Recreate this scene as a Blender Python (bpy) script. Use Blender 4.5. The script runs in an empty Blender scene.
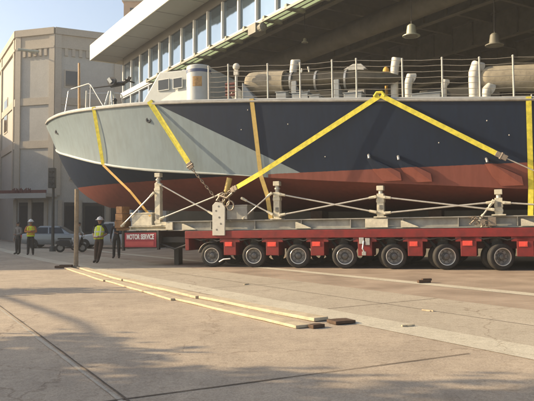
import bpy, bmesh, math, random
from mathutils import Vector, Matrix
random.seed(7)
R = math.radians
HAZE = .0015
SC = bpy.context.scene
COL = SC.collection

# ------------------------------------------------------------------ frames
P0 = Vector((-1.96, 22.4)); _d = Vector((.930, -.368)).normalized(); _n = Vector((-_d.y, _d.x)); SL = .0145
def gz(x, y):                                   # gentle fall of the paving towards the street
    s = (Vector((x, y)) - P0).dot(_d)
    return SL * max(-12, min(25, s))
_a = math.atan(SL)
BX = Vector((_d.x*math.cos(_a), _d.y*math.cos(_a), math.sin(_a))); BY = Vector((_n.x, _n.y, 0)); BZ = BX.cross(BY)
def F(s, t, z):                                 # boat / transporter frame -> world
    q = P0 + _d*s + _n*t
    return Vector((q.x, q.y, SL*s)) + BZ*z
BROT = Matrix((BX, BY, BZ)).transposed().to_4x4()
FD = Vector((.518, -.855)).normalized(); FN = Vector((-.855, -.518)).normalized()   # facade: along (towards camera), outward normal
FO = Vector((-10.5, 48.0))
def Q(L, off):
    p = FO + FD*L + FN*off
    return p
ED = Vector((.507, -.862)).normalized(); EM = Vector((.862, .507)).normalized(); K0 = Vector((2.75, 6.65))
def K(l, m):                                    # kerb frame: l along (towards camera), m towards the museum
    return K0 + ED*l + EM*m

# ------------------------------------------------------------------ materials
def mat(name, col, rough=.6, metal=0, var=.12, scale=6, bump=0, bscale=40, spec=None, detail=6, tint=None):
    m = bpy.data.materials.new(name); m.use_nodes = True
    nt = m.node_tree; N = nt.nodes; L = nt.links; b = N['Principled BSDF']
    b.inputs['Roughness'].default_value = rough; b.inputs['Metallic'].default_value = metal
    if spec is not None: b.inputs['Specular IOR Level'].default_value = spec
    tc = N.new('ShaderNodeTexCoord')
    nz = N.new('ShaderNodeTexNoise'); nz.inputs['Scale'].default_value = scale; nz.inputs['Detail'].default_value = detail; nz.inputs['Roughness'].default_value = .65
    L.new(tc.outputs['Object'], nz.inputs['Vector'])
    rp = N.new('ShaderNodeValToRGB')
    c2 = tint or tuple(c*(1-2*var) for c in col)
    rp.color_ramp.elements[0].position = .3; rp.color_ramp.elements[1].position = .7
    rp.color_ramp.elements[0].color = (*c2, 1); rp.color_ramp.elements[1].color = (*[min(1, c*(1+var*.6)) for c in col], 1)
    L.new(nz.outputs['Fac'], rp.inputs['Fac']); L.new(rp.outputs['Color'], b.inputs['Base Color'])
    if bump:
        n2 = N.new('ShaderNodeTexNoise'); n2.inputs['Scale'].default_value = bscale; n2.inputs['Detail'].default_value = 5
        L.new(tc.outputs['Object'], n2.inputs['Vector'])
        bp = N.new('ShaderNodeBump'); bp.inputs['Strength'].default_value = bump; bp.inputs['Distance'].default_value = .02
        L.new(n2.outputs['Fac'], bp.inputs['Height']); L.new(bp.outputs['Normal'], b.inputs['Normal'])
    return m
def nodes_of(m):
    return m.node_tree.nodes, m.node_tree.links, m.node_tree.nodes['Principled BSDF']

def concrete(name, col, dark, scale=1.0, bump=.25, worn=False):
    m = bpy.data.materials.new(name); m.use_nodes = True; N, L, b = nodes_of(m)
    b.inputs['Roughness'].default_value = .85
    tc = N.new('ShaderNodeTexCoord')
    def noise(s, d, r=.6):
        n = N.new('ShaderNodeTexNoise'); n.inputs['Scale'].default_value = s*scale; n.inputs['Detail'].default_value = d; n.inputs['Roughness'].default_value = r
        L.new(tc.outputs['Object'], n.inputs['Vector']); return n
    a, c, e = noise(.35, 5), noise(2.2, 8, .7), noise(45, 3)
    r1 = N.new('ShaderNodeValToRGB'); r1.color_ramp.elements[0].position = .36; r1.color_ramp.elements[1].position = .62
    r1.color_ramp.elements[0].color = (*dark, 1); r1.color_ramp.elements[1].color = (*col, 1)
    ad = N.new('ShaderNodeMath'); ad.operation = 'MULTIPLY_ADD'; ad.inputs[1].default_value = .45
    L.new(c.outputs['Fac'], ad.inputs[0])
    m2 = N.new('ShaderNodeMath'); m2.operation = 'MULTIPLY'; m2.inputs[1].default_value = .55
    L.new(a.outputs['Fac'], m2.inputs[0]); L.new(m2.outputs[0], ad.inputs[2]); L.new(ad.outputs[0], r1.inputs['Fac'])
    mx = N.new('ShaderNodeMix'); mx.data_type = 'RGBA'; mx.blend_type = 'MULTIPLY'; mx.inputs[0].default_value = 1
    r2 = N.new('ShaderNodeValToRGB'); r2.color_ramp.elements[0].position = .3; r2.color_ramp.elements[0].color = (.72, .72, .72, 1); r2.color_ramp.elements[1].position = .6
    L.new(e.outputs['Fac'], r2.inputs['Fac']); L.new(r1.outputs['Color'], mx.inputs[6]); L.new(r2.outputs['Color'], mx.inputs[7])
    out = mx.outputs[2]
    if worn:
        def mul(fac, lo, hi, p0, p1):
            nonlocal out
            rr = N.new('ShaderNodeValToRGB'); rr.color_ramp.elements[0].position = p0; rr.color_ramp.elements[1].position = p1
            rr.color_ramp.elements[0].color = (*lo, 1); rr.color_ramp.elements[1].color = (*hi, 1); L.new(fac, rr.inputs['Fac'])
            m3 = N.new('ShaderNodeMix'); m3.data_type = 'RGBA'; m3.blend_type = 'MULTIPLY'; m3.inputs[0].default_value = 1
            L.new(out, m3.inputs[6]); L.new(rr.outputs['Color'], m3.inputs[7]); out = m3.outputs[2]
        one = (1, 1, 1)
        mul(noise(9, 8, .8).outputs['Fac'], (.80, .78, .75), one, .36, .50)
        mul(noise(1.3, 6, .75).outputs['Fac'], one, (.66, .63, .60), .64, .74)          # oil and rubber stains
        mul(noise(140, 2, .5).outputs['Fac'], (.70, .68, .66), one, .36, .46)            # exposed grit
        wv = noise(.9, 6, .6); vm = N.new('ShaderNodeVectorMath'); vm.operation = 'MULTIPLY_ADD'; vm.inputs[1].default_value = (1.3, 1.3, 0)
        L.new(wv.outputs['Color'], vm.inputs[0]); L.new(tc.outputs['Object'], vm.inputs[2])
        vo = N.new('ShaderNodeTexVoronoi'); vo.feature = 'DISTANCE_TO_EDGE'; vo.inputs['Scale'].default_value = .22; L.new(vm.outputs[0], vo.inputs['Vector'])
        mul(vo.outputs['Distance'], (.66, .62, .58), one, .0005, .0018)                  # hairline cracks
    L.new(out, b.inputs['Base Color'])
    bp = N.new('ShaderNodeBump'); bp.inputs['Strength'].default_value = bump; bp.inputs['Distance'].default_value = .01
    L.new(e.outputs['Fac'], bp.inputs['Height']); L.new(bp.outputs['Normal'], b.inputs['Normal'])
    return m
def brick(name, c1, c2, mortar, sx=.24, sy=.075, vec='UV', ms=.012, var=.0):
    m = bpy.data.materials.new(name); m.use_nodes = True; N, L, b = nodes_of(m)
    b.inputs['Roughness'].default_value = .85
    tc = N.new('ShaderNodeTexCoord'); bt = N.new('ShaderNodeTexBrick')
    bt.inputs['Color1'].default_value = (*c1, 1); bt.inputs['Color2'].default_value = (*c2, 1); bt.inputs['Mortar'].default_value = (*mortar, 1)
    bt.inputs['Scale'].default_value = 1; bt.inputs['Brick Width'].default_value = sx; bt.inputs['Row Height'].default_value = sy; bt.inputs['Mortar Size'].default_value = ms
    L.new(tc.outputs[vec], bt.inputs['Vector'])
    nz = N.new('ShaderNodeTexNoise'); nz.inputs['Scale'].default_value = .9; nz.inputs['Detail'].default_value = 8
    L.new(tc.outputs['Object'], nz.inputs['Vector'])
    rp = N.new('ShaderNodeValToRGB'); rp.color_ramp.elements[0].position = .3; rp.color_ramp.elements[1].position = .65
    rp.color_ramp.elements[0].color = (.62, .6, .58, 1); rp.color_ramp.elements[1].color = (1, 1, 1, 1)
    L.new(nz.outputs['Fac'], rp.inputs['Fac'])
    mx = N.new('ShaderNodeMix'); mx.data_type = 'RGBA'; mx.blend_type = 'MULTIPLY'; mx.inputs[0].default_value = 1
    L.new(bt.outputs['Color'], mx.inputs[6]); L.new(rp.outputs['Color'], mx.inputs[7]); L.new(mx.outputs[2], b.inputs['Base Color'])
    return m

M = {}
M['road'] = concrete('road_concrete', (.54, .44, .325), (.36, .29, .215), worn=True)
M['slab'] = concrete('sidewalk_concrete', (.52, .45, .345), (.41, .35, .265), worn=True)
M['kerb'] = concrete('kerb_concrete', (.66, .60, .465), (.53, .475, .365), worn=True)
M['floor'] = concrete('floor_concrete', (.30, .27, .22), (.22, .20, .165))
M['joint'] = mat('joint_filler', (.12, .09, .065), .95, var=.2)
M['jointpale'] = concrete('worn_joint_edge', (.52, .46, .36), (.36, .31, .25))
M['paver'] = brick('clay_pavers', (.37, .275, .20), (.41, .315, .23), (.33, .28, .22), .21, .105, 'Object', .008)
M['bgbrick'] = concrete('buff_stucco', (.48, .425, .345), (.40, .355, .29), .6, .06)
M['bgpanel'] = concrete('grey_stucco', (.47, .455, .415), (.40, .385, .35), .6, .06)
M['bgtrim'] = concrete('tan_trim', (.48, .425, .345), (.40, .35, .28), .6, .06)
M['tan'] = concrete('tan_masonry', (.55, .36, .22), (.42, .27, .17), .6)
M['cream'] = mat('cream_metal_cladding', (.80, .76, .64), .45, var=.03, scale=.7)
M['soffit'] = mat('grey_soffit_panels', (.36, .35, .31), .6, var=.06, scale=.5)
M['header'] = mat('dark_bronze_header', (.10, .095, .085), .5, var=.1, scale=.8)
M['whitemetal'] = mat('white_painted_steel', (.78, .76, .70), .4, var=.05, scale=3)
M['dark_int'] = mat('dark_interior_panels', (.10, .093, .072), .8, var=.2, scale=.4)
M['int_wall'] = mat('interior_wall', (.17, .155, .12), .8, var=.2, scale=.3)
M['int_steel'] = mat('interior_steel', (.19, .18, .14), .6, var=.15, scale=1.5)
M['doorglass'] = mat('pale_green_door_panel', (.55, .66, .50), .35, var=.08, scale=2)
N_, L_, b_ = nodes_of(M['doorglass'])          # frosted panels let the sun on their upper side glow through
tl_ = N_.new('ShaderNodeBsdfTranslucent'); tl_.inputs['Color'].default_value = (.80, .90, .74, 1); ms_ = N_.new('ShaderNodeMixShader'); ms_.inputs[0].default_value = .6
L_.new(b_.outputs[0], ms_.inputs[1]); L_.new(tl_.outputs[0], ms_.inputs[2]); L_.new(ms_.outputs[0], N_['Material Output'].inputs['Surface'])
M['doorframe'] = mat('olive_door_frame', (.20, .20, .14), .5, var=.1, scale=2)
M['lampwhite'] = mat('enamel_lamp', (.36, .37, .29), .35, var=.05)
M['shopglass'] = mat('shop_glass', (.03, .035, .04), .08, var=.1)
M['shopdark'] = mat('shop_dark', (.05, .045, .04), .7, var=.2)
M['redpaint'] = mat('faded_red_paint', (.15, .05, .04), .6, var=.15)
M['navy'] = mat('dark_navy', (.018, .022, .032), .5, var=.1)
M['deckgrey'] = mat('deck_grey', (.33, .35, .35), .55, var=.08, scale=4)
M['boatgrey'] = mat('boat_grey', (.46, .48, .46), .5, var=.06, scale=3)
M['bandblue'] = mat('slate_blue_band', (.07, .10, .19), .5, var=.1)
M['orange'] = mat('orange_patch', (.55, .33, .12), .55, var=.25, scale=6)
M['canvas'] = mat('tan_canvas', (.33, .285, .205), .8, var=.16, scale=3, bump=.5, bscale=9)
M['torpedo'] = mat('torpedo_bronze', (.10, .085, .055), .42, .55, var=.2, scale=4)
M['ventwhite'] = mat('vent_white', (.60, .57, .49), .55, var=.08, scale=5)
M['steel'] = mat('galvanised_steel', (.55, .54, .50), .4, .6, var=.1, scale=10)
M['stanch'] = mat('stanchion_paint', (.55, .53, .47), .5, var=.1, scale=8)
M['wire'] = mat('wire_rope', (.40, .37, .31), .5, .5, var=.1)
M['gun'] = mat('gun_metal', (.035, .036, .038), .4, .5, var=.1)
M['rub'] = mat('rub_rail_paint', (.36, .345, .31), .6, var=.15, scale=5)
M['sheer'] = mat('sheer_strip', (.40, .41, .40), .5, var=.08, scale=5)
M['chine'] = mat('chine_pale_grey', (.46, .49, .46), .5, var=.06, scale=3)
M['yellow'] = mat('yellow_webbing', (.80, .69, .06), .7, var=.18, scale=6, bump=.25, bscale=120)
M['tanweb'] = mat('tan_webbing', (.60, .43, .13), .7, var=.12, scale=6)
M['orangeweb'] = mat('orange_webbing', (.62, .36, .07), .7, var=.12, scale=6)
M['chain'] = mat('chain_steel', (.30, .24, .18), .5, .4, var=.2, scale=20)
M['red'] = mat('transporter_red', (.22, .014, .012), .45, var=.22, scale=3, tint=(.13, .012, .011))
M['redlens'] = mat('red_reflector', (.80, .085, .06), .3, var=.05)
M['rubber'] = mat('tyre_rubber', (.022, .021, .020), .85, var=.2, scale=12, tint=(.05, .043, .035))
M['rim'] = mat('rim_paint', (.36, .33, .29), .45, .3, var=.2, scale=10)
M['rimlip'] = mat('polished_rim_lip', (.80, .76, .68), .3, .6, var=.05)
M['hub'] = mat('greasy_hub', (.20, .19, .17), .5, .4, var=.2, scale=15)
M['black'] = mat('black_iron', (.03, .029, .027), .55, var=.2, scale=6)
M['beam'] = mat('grey_beam_paint', (.36, .345, .30), .55, var=.2, scale=2.5)
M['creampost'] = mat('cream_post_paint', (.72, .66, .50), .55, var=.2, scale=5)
M['rod'] = mat('rod_steel', (.62, .58, .50), .4, .4, var=.1, scale=8)
M['timber'] = mat('timber_orange', (.28, .15, .065), .8, var=.22, scale=8)
M['ply'] = mat('yellow_lumber', (.56, .46, .31), .75, var=.16, scale=5, bump=.3, bscale=30)
M['oldwood'] = mat('weathered_wood', (.32, .25, .17), .85, var=.2, scale=8, bump=.3)
M['darkwood'] = mat('dark_wood', (.10, .055, .03), .8, var=.2, scale=10)
M['staff'] = mat('varnished_staff', (.50, .30, .13), .5, var=.15, scale=10)
M['banner'] = mat('red_banner', (.33, .025, .04), .6, var=.08, scale=3)
M['banner2'] = mat('red_banner_row', (.45, .06, .06), .6, var=.08, scale=3)
M['bannertext'] = mat('banner_lettering', (.82, .76, .72), .6, var=.04)
M['skin'] = mat('skin', (.36, .20, .13), .55, var=.1)
M['hivis'] = mat('hi_vis_yellow', (.72, .86, .03), .7, var=.06, scale=8)
M['hivisorange'] = mat('hi_vis_orange', (.85, .32, .04), .7, var=.06, scale=8)
M['reflect'] = mat('reflective_strip', (.65, .66, .60), .35, var=.04)
M['hat'] = mat('white_hard_hat', (.82, .81, .77), .3, var=.03)
M['trouser'] = mat('dark_trousers', (.035, .030, .028), .85, var=.2)
M['brownpants'] = mat('brown_trousers', (.065, .035, .022), .85, var=.2)
M['boot'] = mat('work_boots', (.05, .035, .025), .7, var=.2)
M['navyshirt'] = mat('navy_shirt', (.03, .032, .045), .85, var=.15)
M['greyshirt'] = mat('grey_shirt', (.24, .22, .20), .85, var=.15)
M['whiteshirt'] = mat('white_shirt', (.62, .62, .60), .85, var=.1)
M['orangeshirt'] = mat('orange_shirt', (.55, .20, .06), .85, var=.1)
M['hair'] = mat('dark_hair', (.03, .022, .016), .7, var=.2)
M['carwhite'] = mat('white_car_paint', (.50, .50, .48), .25, var=.03)
M['carsilver'] = mat('silver_car_paint', (.30, .31, .31), .28, .4, var=.03)
M['carglass'] = mat('car_glass', (.02, .025, .03), .06, var=.05)
M['carblack'] = mat('dark_car_paint', (.03, .03, .035), .3, var=.05)
M['lampred'] = mat('tail_lamp', (.45, .02, .02), .25, var=.05)
M['lampclear'] = mat('head_lamp', (.75, .75, .72), .15, var=.03)
M['bark'] = mat('bark', (.10, .075, .05), .9, var=.25, scale=8)
M['leaf'] = mat('leaf', (.055, .085, .025), .6, var=.25, scale=3)
M['signalhead'] = mat('signal_housing', (.03, .03, .028), .5, var=.1)
M['signalpole'] = mat('signal_pole', (.07, .068, .06), .5, var=.1)
M['tieblue'] = mat('blue_grey_wall', (.33, .35, .36), .8, var=.08, scale=.5)

# window glass: mirrors the sky, slightly blue and uneven
def glassmat():
    m = bpy.data.materials.new('blue_window_glass'); m.use_nodes = True; N, L, b = nodes_of(m)
    b.inputs['Base Color'].default_value = (.18, .26, .35, 1); b.inputs['Metallic'].default_value = .85; b.inputs['Roughness'].default_value = .06
    tc = N.new('ShaderNodeTexCoord'); n = N.new('ShaderNodeTexNoise'); n.inputs['Scale'].default_value = .45; n.inputs['Detail'].default_value = 2
    L.new(tc.outputs['Object'], n.inputs['Vector']); bp = N.new('ShaderNodeBump'); bp.inputs['Strength'].default_value = .25; bp.inputs['Distance'].default_value = .1
    L.new(n.outputs['Fac'], bp.inputs['Height']); L.new(bp.outputs['Normal'], b.inputs['Normal'])
    return m
M['glass'] = glassmat()

# camouflage of the hull sides: pale grey bow, navy aft of an oblique line, red boot-top below the waterline
def hullmat(name, side):
    m = bpy.data.materials.new(name); m.use_nodes = True; N, L, b = nodes_of(m)
    b.inputs['Roughness'].default_value = .5; b.inputs['Specular IOR Level'].default_value = .3
    tc = N.new('ShaderNodeTexCoord'); sp = N.new('ShaderNodeSeparateXYZ'); L.new(tc.outputs['Object'], sp.inputs[0])
    def math_(op, a, bb):
        n = N.new('ShaderNodeMath'); n.operation = op
        for i, v in enumerate((a, bb)):
            if isinstance(v, (int, float)): n.inputs[i].default_value = v
            else: L.new(v, n.inputs[i])
        return n.outputs[0]
    def noise(s, d, vec=None, r=.6):
        n = N.new('ShaderNodeTexNoise'); n.inputs['Scale'].default_value = s; n.inputs['Detail'].default_value = d; n.inputs['Roughness'].default_value = r
        L.new(vec or tc.outputs['Object'], n.inputs['Vector']); return n.outputs['Fac']
    def mix(f, c1, c2, blend='MIX'):
        n = N.new('ShaderNodeMix'); n.data_type = 'RGBA'; n.blend_type = blend
        for i, v in ((0, f), (6, c1), (7, c2)):
            if isinstance(v, tuple): n.inputs[i].default_value = (*v, 1)
            elif isinstance(v, (int, float)): n.inputs[i].default_value = v
            else: L.new(v, n.inputs[i])
        return n.outputs[2]
    x, y, z = sp.outputs
    mp = N.new('ShaderNodeMapping'); mp.inputs['Scale'].default_value = (3.2, 3.2, .35); L.new(tc.outputs['Object'], mp.inputs['Vector'])
    streak = noise(1.6, 6, mp.outputs['Vector'])
    red = mix(streak, (.19, .055, .040), (.27, .090, .066)); navy = mix(streak, (.005, .013, .032), (.010, .023, .052))
    grey = mix(noise(.7, 5), (.215, .272, .298), (.26, .318, .34))
    wl = math_('LESS_THAN', math_('ADD', z, math_('MULTIPLY', noise(6, 3), .03)), 3.17-HB.z)
    if side:
        f = math_('LESS_THAN', math_('ADD', z, math_('MULTIPLY', x, .505)), 4.85-HB.z-.505*HB.x)
        c = mix(f, navy, grey)
        aft = math_('GREATER_THAN', x, 2.2-HB.x)
        c = mix(math_('MULTIPLY', wl, aft), c, red)
    else:
        c = mix(wl, navy, mix(streak, (.14, .042, .031), (.22, .066, .048)))  # same red as the sides, darkened to put in the shade under the hull
    rpm = N.new('ShaderNodeValToRGB'); rpm.color_ramp.elements[0].position = .34; rpm.color_ramp.elements[1].position = .60
    rpm.color_ramp.elements[0].color = (.74, .70, .64, 1); rpm.color_ramp.elements[1].color = (1, 1, 1, 1)
    mp2 = N.new('ShaderNodeMapping'); mp2.inputs['Scale'].default_value = (5, 5, .22); L.new(tc.outputs['Object'], mp2.inputs['Vector'])
    L.new(noise(1.1, 8, mp2.outputs['Vector'], .7), rpm.inputs['Fac']); c = mix(.5, c, rpm.outputs['Color'], 'MULTIPLY')
    sc_ = N.new('ShaderNodeValToRGB'); sc_.color_ramp.elements[0].position = .70; sc_.color_ramp.elements[1].position = .76     # scuffs
    L.new(noise(7, 6, None, .75), sc_.inputs['Fac']); c = mix(math_('MULTIPLY', sc_.outputs['Color'], .22), c, (.30, .28, .24))
    L.new(c, b.inputs['Base Color'])
    bp = N.new('ShaderNodeBump'); bp.inputs['Strength'].default_value = .12; bp.inputs['Distance'].default_value = .12
    L.new(noise(.9, 3), bp.inputs['Height']); L.new(bp.outputs['Normal'], b.inputs['Normal'])
    return m
HB = Vector((2.0, 2.6, 1.8))

# ------------------------------------------------------------------ mesh builder
class MB:
    def __init__(s): s.v = []; s.f = []; s.m = []; s.uv = {}
    def face(s, idx, mi=0): s.f.append(tuple(idx)); s.m.append(mi)
    def quad(s, a, b, c, d, mi=0):
        k = len(s.v); s.v += [Vector(p) for p in (a, b, c, d)]; s.face((k, k+1, k+2, k+3), mi)
    def poly(s, pts, mi=0):
        k = len(s.v); s.v += [Vector(p) for p in pts]; s.face(range(k, k+len(pts)), mi)
    def hexa(s, p, mi=0):                      # 8 points: bottom ring then top ring
        k = len(s.v); s.v += [Vector(q) for q in p]
        for q in ((3, 2, 1, 0), (4, 5, 6, 7), (0, 1, 5, 4), (1, 2, 6, 5), (2, 3, 7, 6), (3, 0, 4, 7)): s.face([k+i for i in q], mi)
    def box(s, x0, x1, y0, y1, z0, z1, mi=0):
        s.hexa([(x0, y0, z0), (x1, y0, z0), (x1, y1, z0), (x0, y1, z0), (x0, y0, z1), (x1, y0, z1), (x1, y1, z1), (x0, y1, z1)], mi)
    def obox(s, c, ax, ay, az, hx, hy, hz, mi=0):
        c, ax, ay, az = Vector(c), Vector(ax)*hx, Vector(ay)*hy, Vector(az)*hz
        s.hexa([c-ax-ay-az, c+ax-ay-az, c+ax+ay-az, c-ax+ay-az, c-ax-ay+az, c+ax-ay+az, c+ax+ay+az, c-ax+ay+az], mi)
    def tube(s, pts, r, n=8, mi=0, caps=True):
        pts = [Vector(p) for p in pts]; rs = r if isinstance(r, (list, tuple)) else [r]*len(pts)
        k = len(s.v); prev = None
        for i, p in enumerate(pts):
            t = (pts[min(i+1, len(pts)-1)]-pts[max(i-1, 0)]).normalized()
            if prev is None:
                u = t.cross(Vector((0, 0, 1)))
                if u.length < .05: u = t.cross(Vector((0, 1, 0)))
            else: u = prev - t*prev.dot(t)
            u.normalize(); prev = u; w = t.cross(u)
            for j in range(n):
                a = 2*math.pi*j/n; s.v.append(p+(u*math.cos(a)+w*math.sin(a))*rs[i])
        for i in range(len(pts)-1):
            for j in range(n):
                a = k+i*n+j; b = k+i*n+(j+1) % n; s.face((a, b, b+n, a+n), mi)
        if caps:
            s.face([k+j for j in range(n)][::-1], mi); s.face([k+(len(pts)-1)*n+j for j in range(n)], mi)
    def lathe(s, c, ax, prof, n=24, mi=0, caps=True):     # prof: (distance along ax, radius)
        ax = Vector(ax).normalized(); u = ax.cross(Vector((0, 0, 1)))
        if u.length < .05: u = ax.cross(Vector((0, 1, 0)))
        u.normalize(); w = ax.cross(u); k = len(s.v); c = Vector(c)
        for (h, r) in prof:
            for j in range(n):
                a = 2*math.pi*j/n; s.v.append(c+ax*h+(u*math.cos(a)+w*math.sin(a))*max(r, .0005))
        for i in range(len(prof)-1):
            for j in range(n):
                a = k+i*n+j; b = k+i*n+(j+1) % n; s.face((a, b, b+n, a+n), mi)
        if caps: s.face([k+j for j in range(n)][::-1], mi); s.face([k+(len(prof)-1)*n+j for j in range(n)], mi)
    def prism(s, pts, h, mi=0):                # planar polygon pts swept by vector h
        h = Vector(h); k = len(s.v); n = len(pts); s.v += [Vector(p) for p in pts]+[Vector(p)+h for p in pts]
        s.face([k+i for i in range(n)][::-1], mi); s.face([k+n+i for i in range(n)], mi)
        for i in range(n): s.face((k+i, k+(i+1) % n, k+n+(i+1) % n, k+n+i), mi)
    def grid(s, rows, mi=0, closed=False):
        k = len(s.v); nr = len(rows); nc = len(rows[0])
        for r in rows: s.v += [Vector(p) for p in r]
        for i in range(nr-1):
            for j in range(nc if closed else nc-1):
                a = k+i*nc+j; b = k+i*nc+(j+1) % nc; s.face((a, b, b+nc, a+nc), mi)
    def ellip(s, c, rx, ry, rz, n=14, m=8, mi=0, zmin=-1):
        c = Vector(c); rows = []
        for i in range(m+1):
            sv = zmin+(1-zmin)*i/m if zmin > -1 else -math.cos(math.pi*i/m)
            rr = math.sqrt(max(0, 1-sv*sv)); rows.append([c+Vector((rx*rr*math.cos(2*math.pi*j/n), ry*rr*math.sin(2*math.pi*j/n), rz*sv)) for j in range(n)])
        s.grid(rows, mi, True)
    def build(s, name, mats, parent=None, base=None, smooth=False, bevel=0, xf=None, normals=True, angle=35):
        if not isinstance(mats, (list, tuple)): mats = [mats]
        me = bpy.data.meshes.new(name); b = Vector(base) if base is not None else Vector((0, 0, 0))
        vs = [(xf @ v if xf else v)-b for v in s.v]
        me.from_pydata(vs, [], s.f)
        for i, p in enumerate(me.polygons): p.material_index = s.m[i]
        bm = bmesh.new(); bm.from_mesh(me); bmesh.ops.remove_doubles(bm, verts=bm.verts, dist=1e-5)
        if normals: bmesh.ops.recalc_face_normals(bm, faces=bm.faces)
        bm.to_mesh(me); bm.free()
        for m_ in mats: me.materials.append(m_)
        if smooth:
            for p in me.polygons: p.use_smooth = True
            me.set_sharp_from_angle(angle=R(angle))
        o = bpy.data.objects.new(name, me); COL.objects.link(o)
        if parent: o.parent = parent
        if bevel:
            bv = o.modifiers.new('bevel', 'BEVEL'); bv.width = bevel; bv.segments = 2; bv.limit_method = 'ANGLE'; bv.angle_limit = R(40)
        return o
def tag(o, label=None, cat=None, group=None, kind=None):
    if label: o['label'] = label
    if cat: o['category'] = cat
    if group: o['group'] = group
    if kind: o['kind'] = kind
    return o
def empty(name, loc, label, cat, group=None, rot=None):
    o = bpy.data.objects.new(name, None); COL.objects.link(o); o.empty_display_size = .2
    mw = (rot or Matrix.Identity(4)).copy(); mw.translation = Vector(loc); o.matrix_world = mw
    return tag(o, label, cat, group)
def copy_tree(o, parent=None):
    c = o.copy(); COL.objects.link(c)
    if parent: c.parent = parent
    for ch in o.children: copy_tree(ch, c)
    return c
def frame(name, s, t, z, label, cat, group=None):   # thing in the boat frame; meshes given in (s,t,z), base subtracted
    o = empty(name, F(s, t, z), label, cat, group, BROT); o['_b'] = 0
    del o['_b']; return o, Vector((s, t, z))
def single(mb, name, mats, s, t, z, label, cat, group=None, **kw):
    o = mb.build(name, mats, None, (s, t, z), **kw); mw = BROT.copy(); mw.translation = F(s, t, z); o.matrix_world = mw
    return tag(o, label, cat, group)
def interp(tab, x):
    if x <= tab[0][0]: return tab[0][1]
    for (a, va), (b, vb) in zip(tab, tab[1:]):
        if x <= b: return va+(vb-va)*(x-a)/(b-a)
    return tab[-1][1]
def spl(tab, x):                                  # Catmull-Rom through the table
    n = len(tab)
    if x <= tab[0][0]: return tab[0][1]
    if x >= tab[-1][0]: return tab[-1][1]
    for i in range(n-1):
        if x <= tab[i+1][0]:
            x0, y0 = tab[i]; x1, y1 = tab[i+1]; h = x1-x0
            m0 = ((y1-tab[i-1][1])/(x1-tab[i-1][0])) if i > 0 else (y1-y0)/h
            m1 = ((tab[i+2][1]-y0)/(tab[i+2][0]-x0)) if i+2 < n else (y1-y0)/h
            u = (x-x0)/h
            return (2*u**3-3*u*u+1)*y0+(u**3-2*u*u+u)*h*m0+(-2*u**3+3*u*u)*y1+(u**3-u*u)*h*m1

# ------------------------------------------------------------------ ground
def sheet(name, m0, m1, l0, l1, mt, dz, nl=None, nm=None, side=False, label=None):
    mb = MB(); nl = nl or max(2, int((l1-l0)/1.0)); nm = nm or max(1, int((m1-m0)/1.2)); rows = []
    for i in range(nl+1):
        row = []
        for j in range(nm+1):
            p = K(l0+(l1-l0)*i/nl, m0+(m1-m0)*j/nm); row.append((p.x, p.y, gz(p.x, p.y)+dz))
        rows.append(row)
    mb.grid(rows)
    if side:                                      # kerb face towards the street
        mb.grid([[r[0], (r[0][0], r[0][1], r[0][2]-.07)] for r in rows])
    o = mb.build(name, mt); tag(o, kind='structure'); return o
# base road sheet to the horizon, folded at the two break lines of the slope
mb = MB(); ss = [-900, -12, 25, 900]; rows = []
for s_ in ss:
    row = []
    for t_ in (-900, 0, 60, 900):
        p = P0+_d*s_+_n*t_; row.append((p.x, p.y, SL*max(-12, min(25, s_))-.002))
    rows.append(row)
mb.grid(rows); tag(mb.build('road', M['road']), kind='structure')
sheet('kerb', 0, .62, -70, 12, M['kerb'], .004)
sheet('sidewalk', .62, 3.2, -70, 12, M['slab'], .004)
sheet('brick_paving', 3.2, 4.9, -70, 12, M['paver'], .003)
sheet('paving_edge', 4.9, 5.32, -70, 12, M['kerb'], .007)
sheet('apron', 5.32, 10.6, -70, 12, M['paver'], .002)
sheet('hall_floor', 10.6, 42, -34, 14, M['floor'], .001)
# joints and worn seams in the road and the sidewalk
def seam(name, p, q, w, mt, dz, wob=.0, seed=1):
    rnd = random.Random(seed); p, q = Vector(p), Vector(q); dr = (q-p).normalized(); nn = Vector((-dr.y, dr.x)); n = max(4, int((q-p).length/.35)); rows = []
    for i in range(n+1):
        c = p+(q-p)*i/n+nn*rnd.uniform(-wob, wob); h = w*(1+rnd.uniform(-.35, .35) if wob else 1)
        rows.append([((c+nn*k*h/2).x, (c+nn*k*h/2).y, gz(c.x, c.y)+dz) for k in (-1, 1)])
    mb = MB(); mb.grid(rows); tag(mb.build(name, mt), kind='structure')
a_, b_ = Vector((-4.55, 11.1)), Vector((-.9, 4.78))
seam('road_joint', a_-(b_-a_)*4, b_+(b_-a_)*.6, .04, M['jointpale'], .003, .004, 3)
seam('road_joint', a_+Vector((.05, .03))-(b_-a_)*4, b_+Vector((.05, .03))+(b_-a_)*.6, .018, M['joint'], .006, .003, 4)
seam('road_joint', (-6.2, 2.9), (2.2, 7.02), .018, M['joint'], .004, .003, 5)
seam('road_joint', (-14, 10.0), (-4.6, 14.0), .03, M['joint'], .004, .003, 6)
seam('road_joint', (-20, 17.0), (-9.0, 21.7), .03, M['joint'], .004, .003, 7)
for i, l in enumerate((-27, -22.5, -18.0, -13.5, -9, -4.5, 0)):
    seam('sidewalk_joint', K(l, .64), K(l, 3.18), .018, M['joint'], .008, 0, 8+i)
seam('sidewalk_joint', K(-60, 1.85), K(10, 1.85), .014, M['joint'], .0085, 0, 20)

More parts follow.
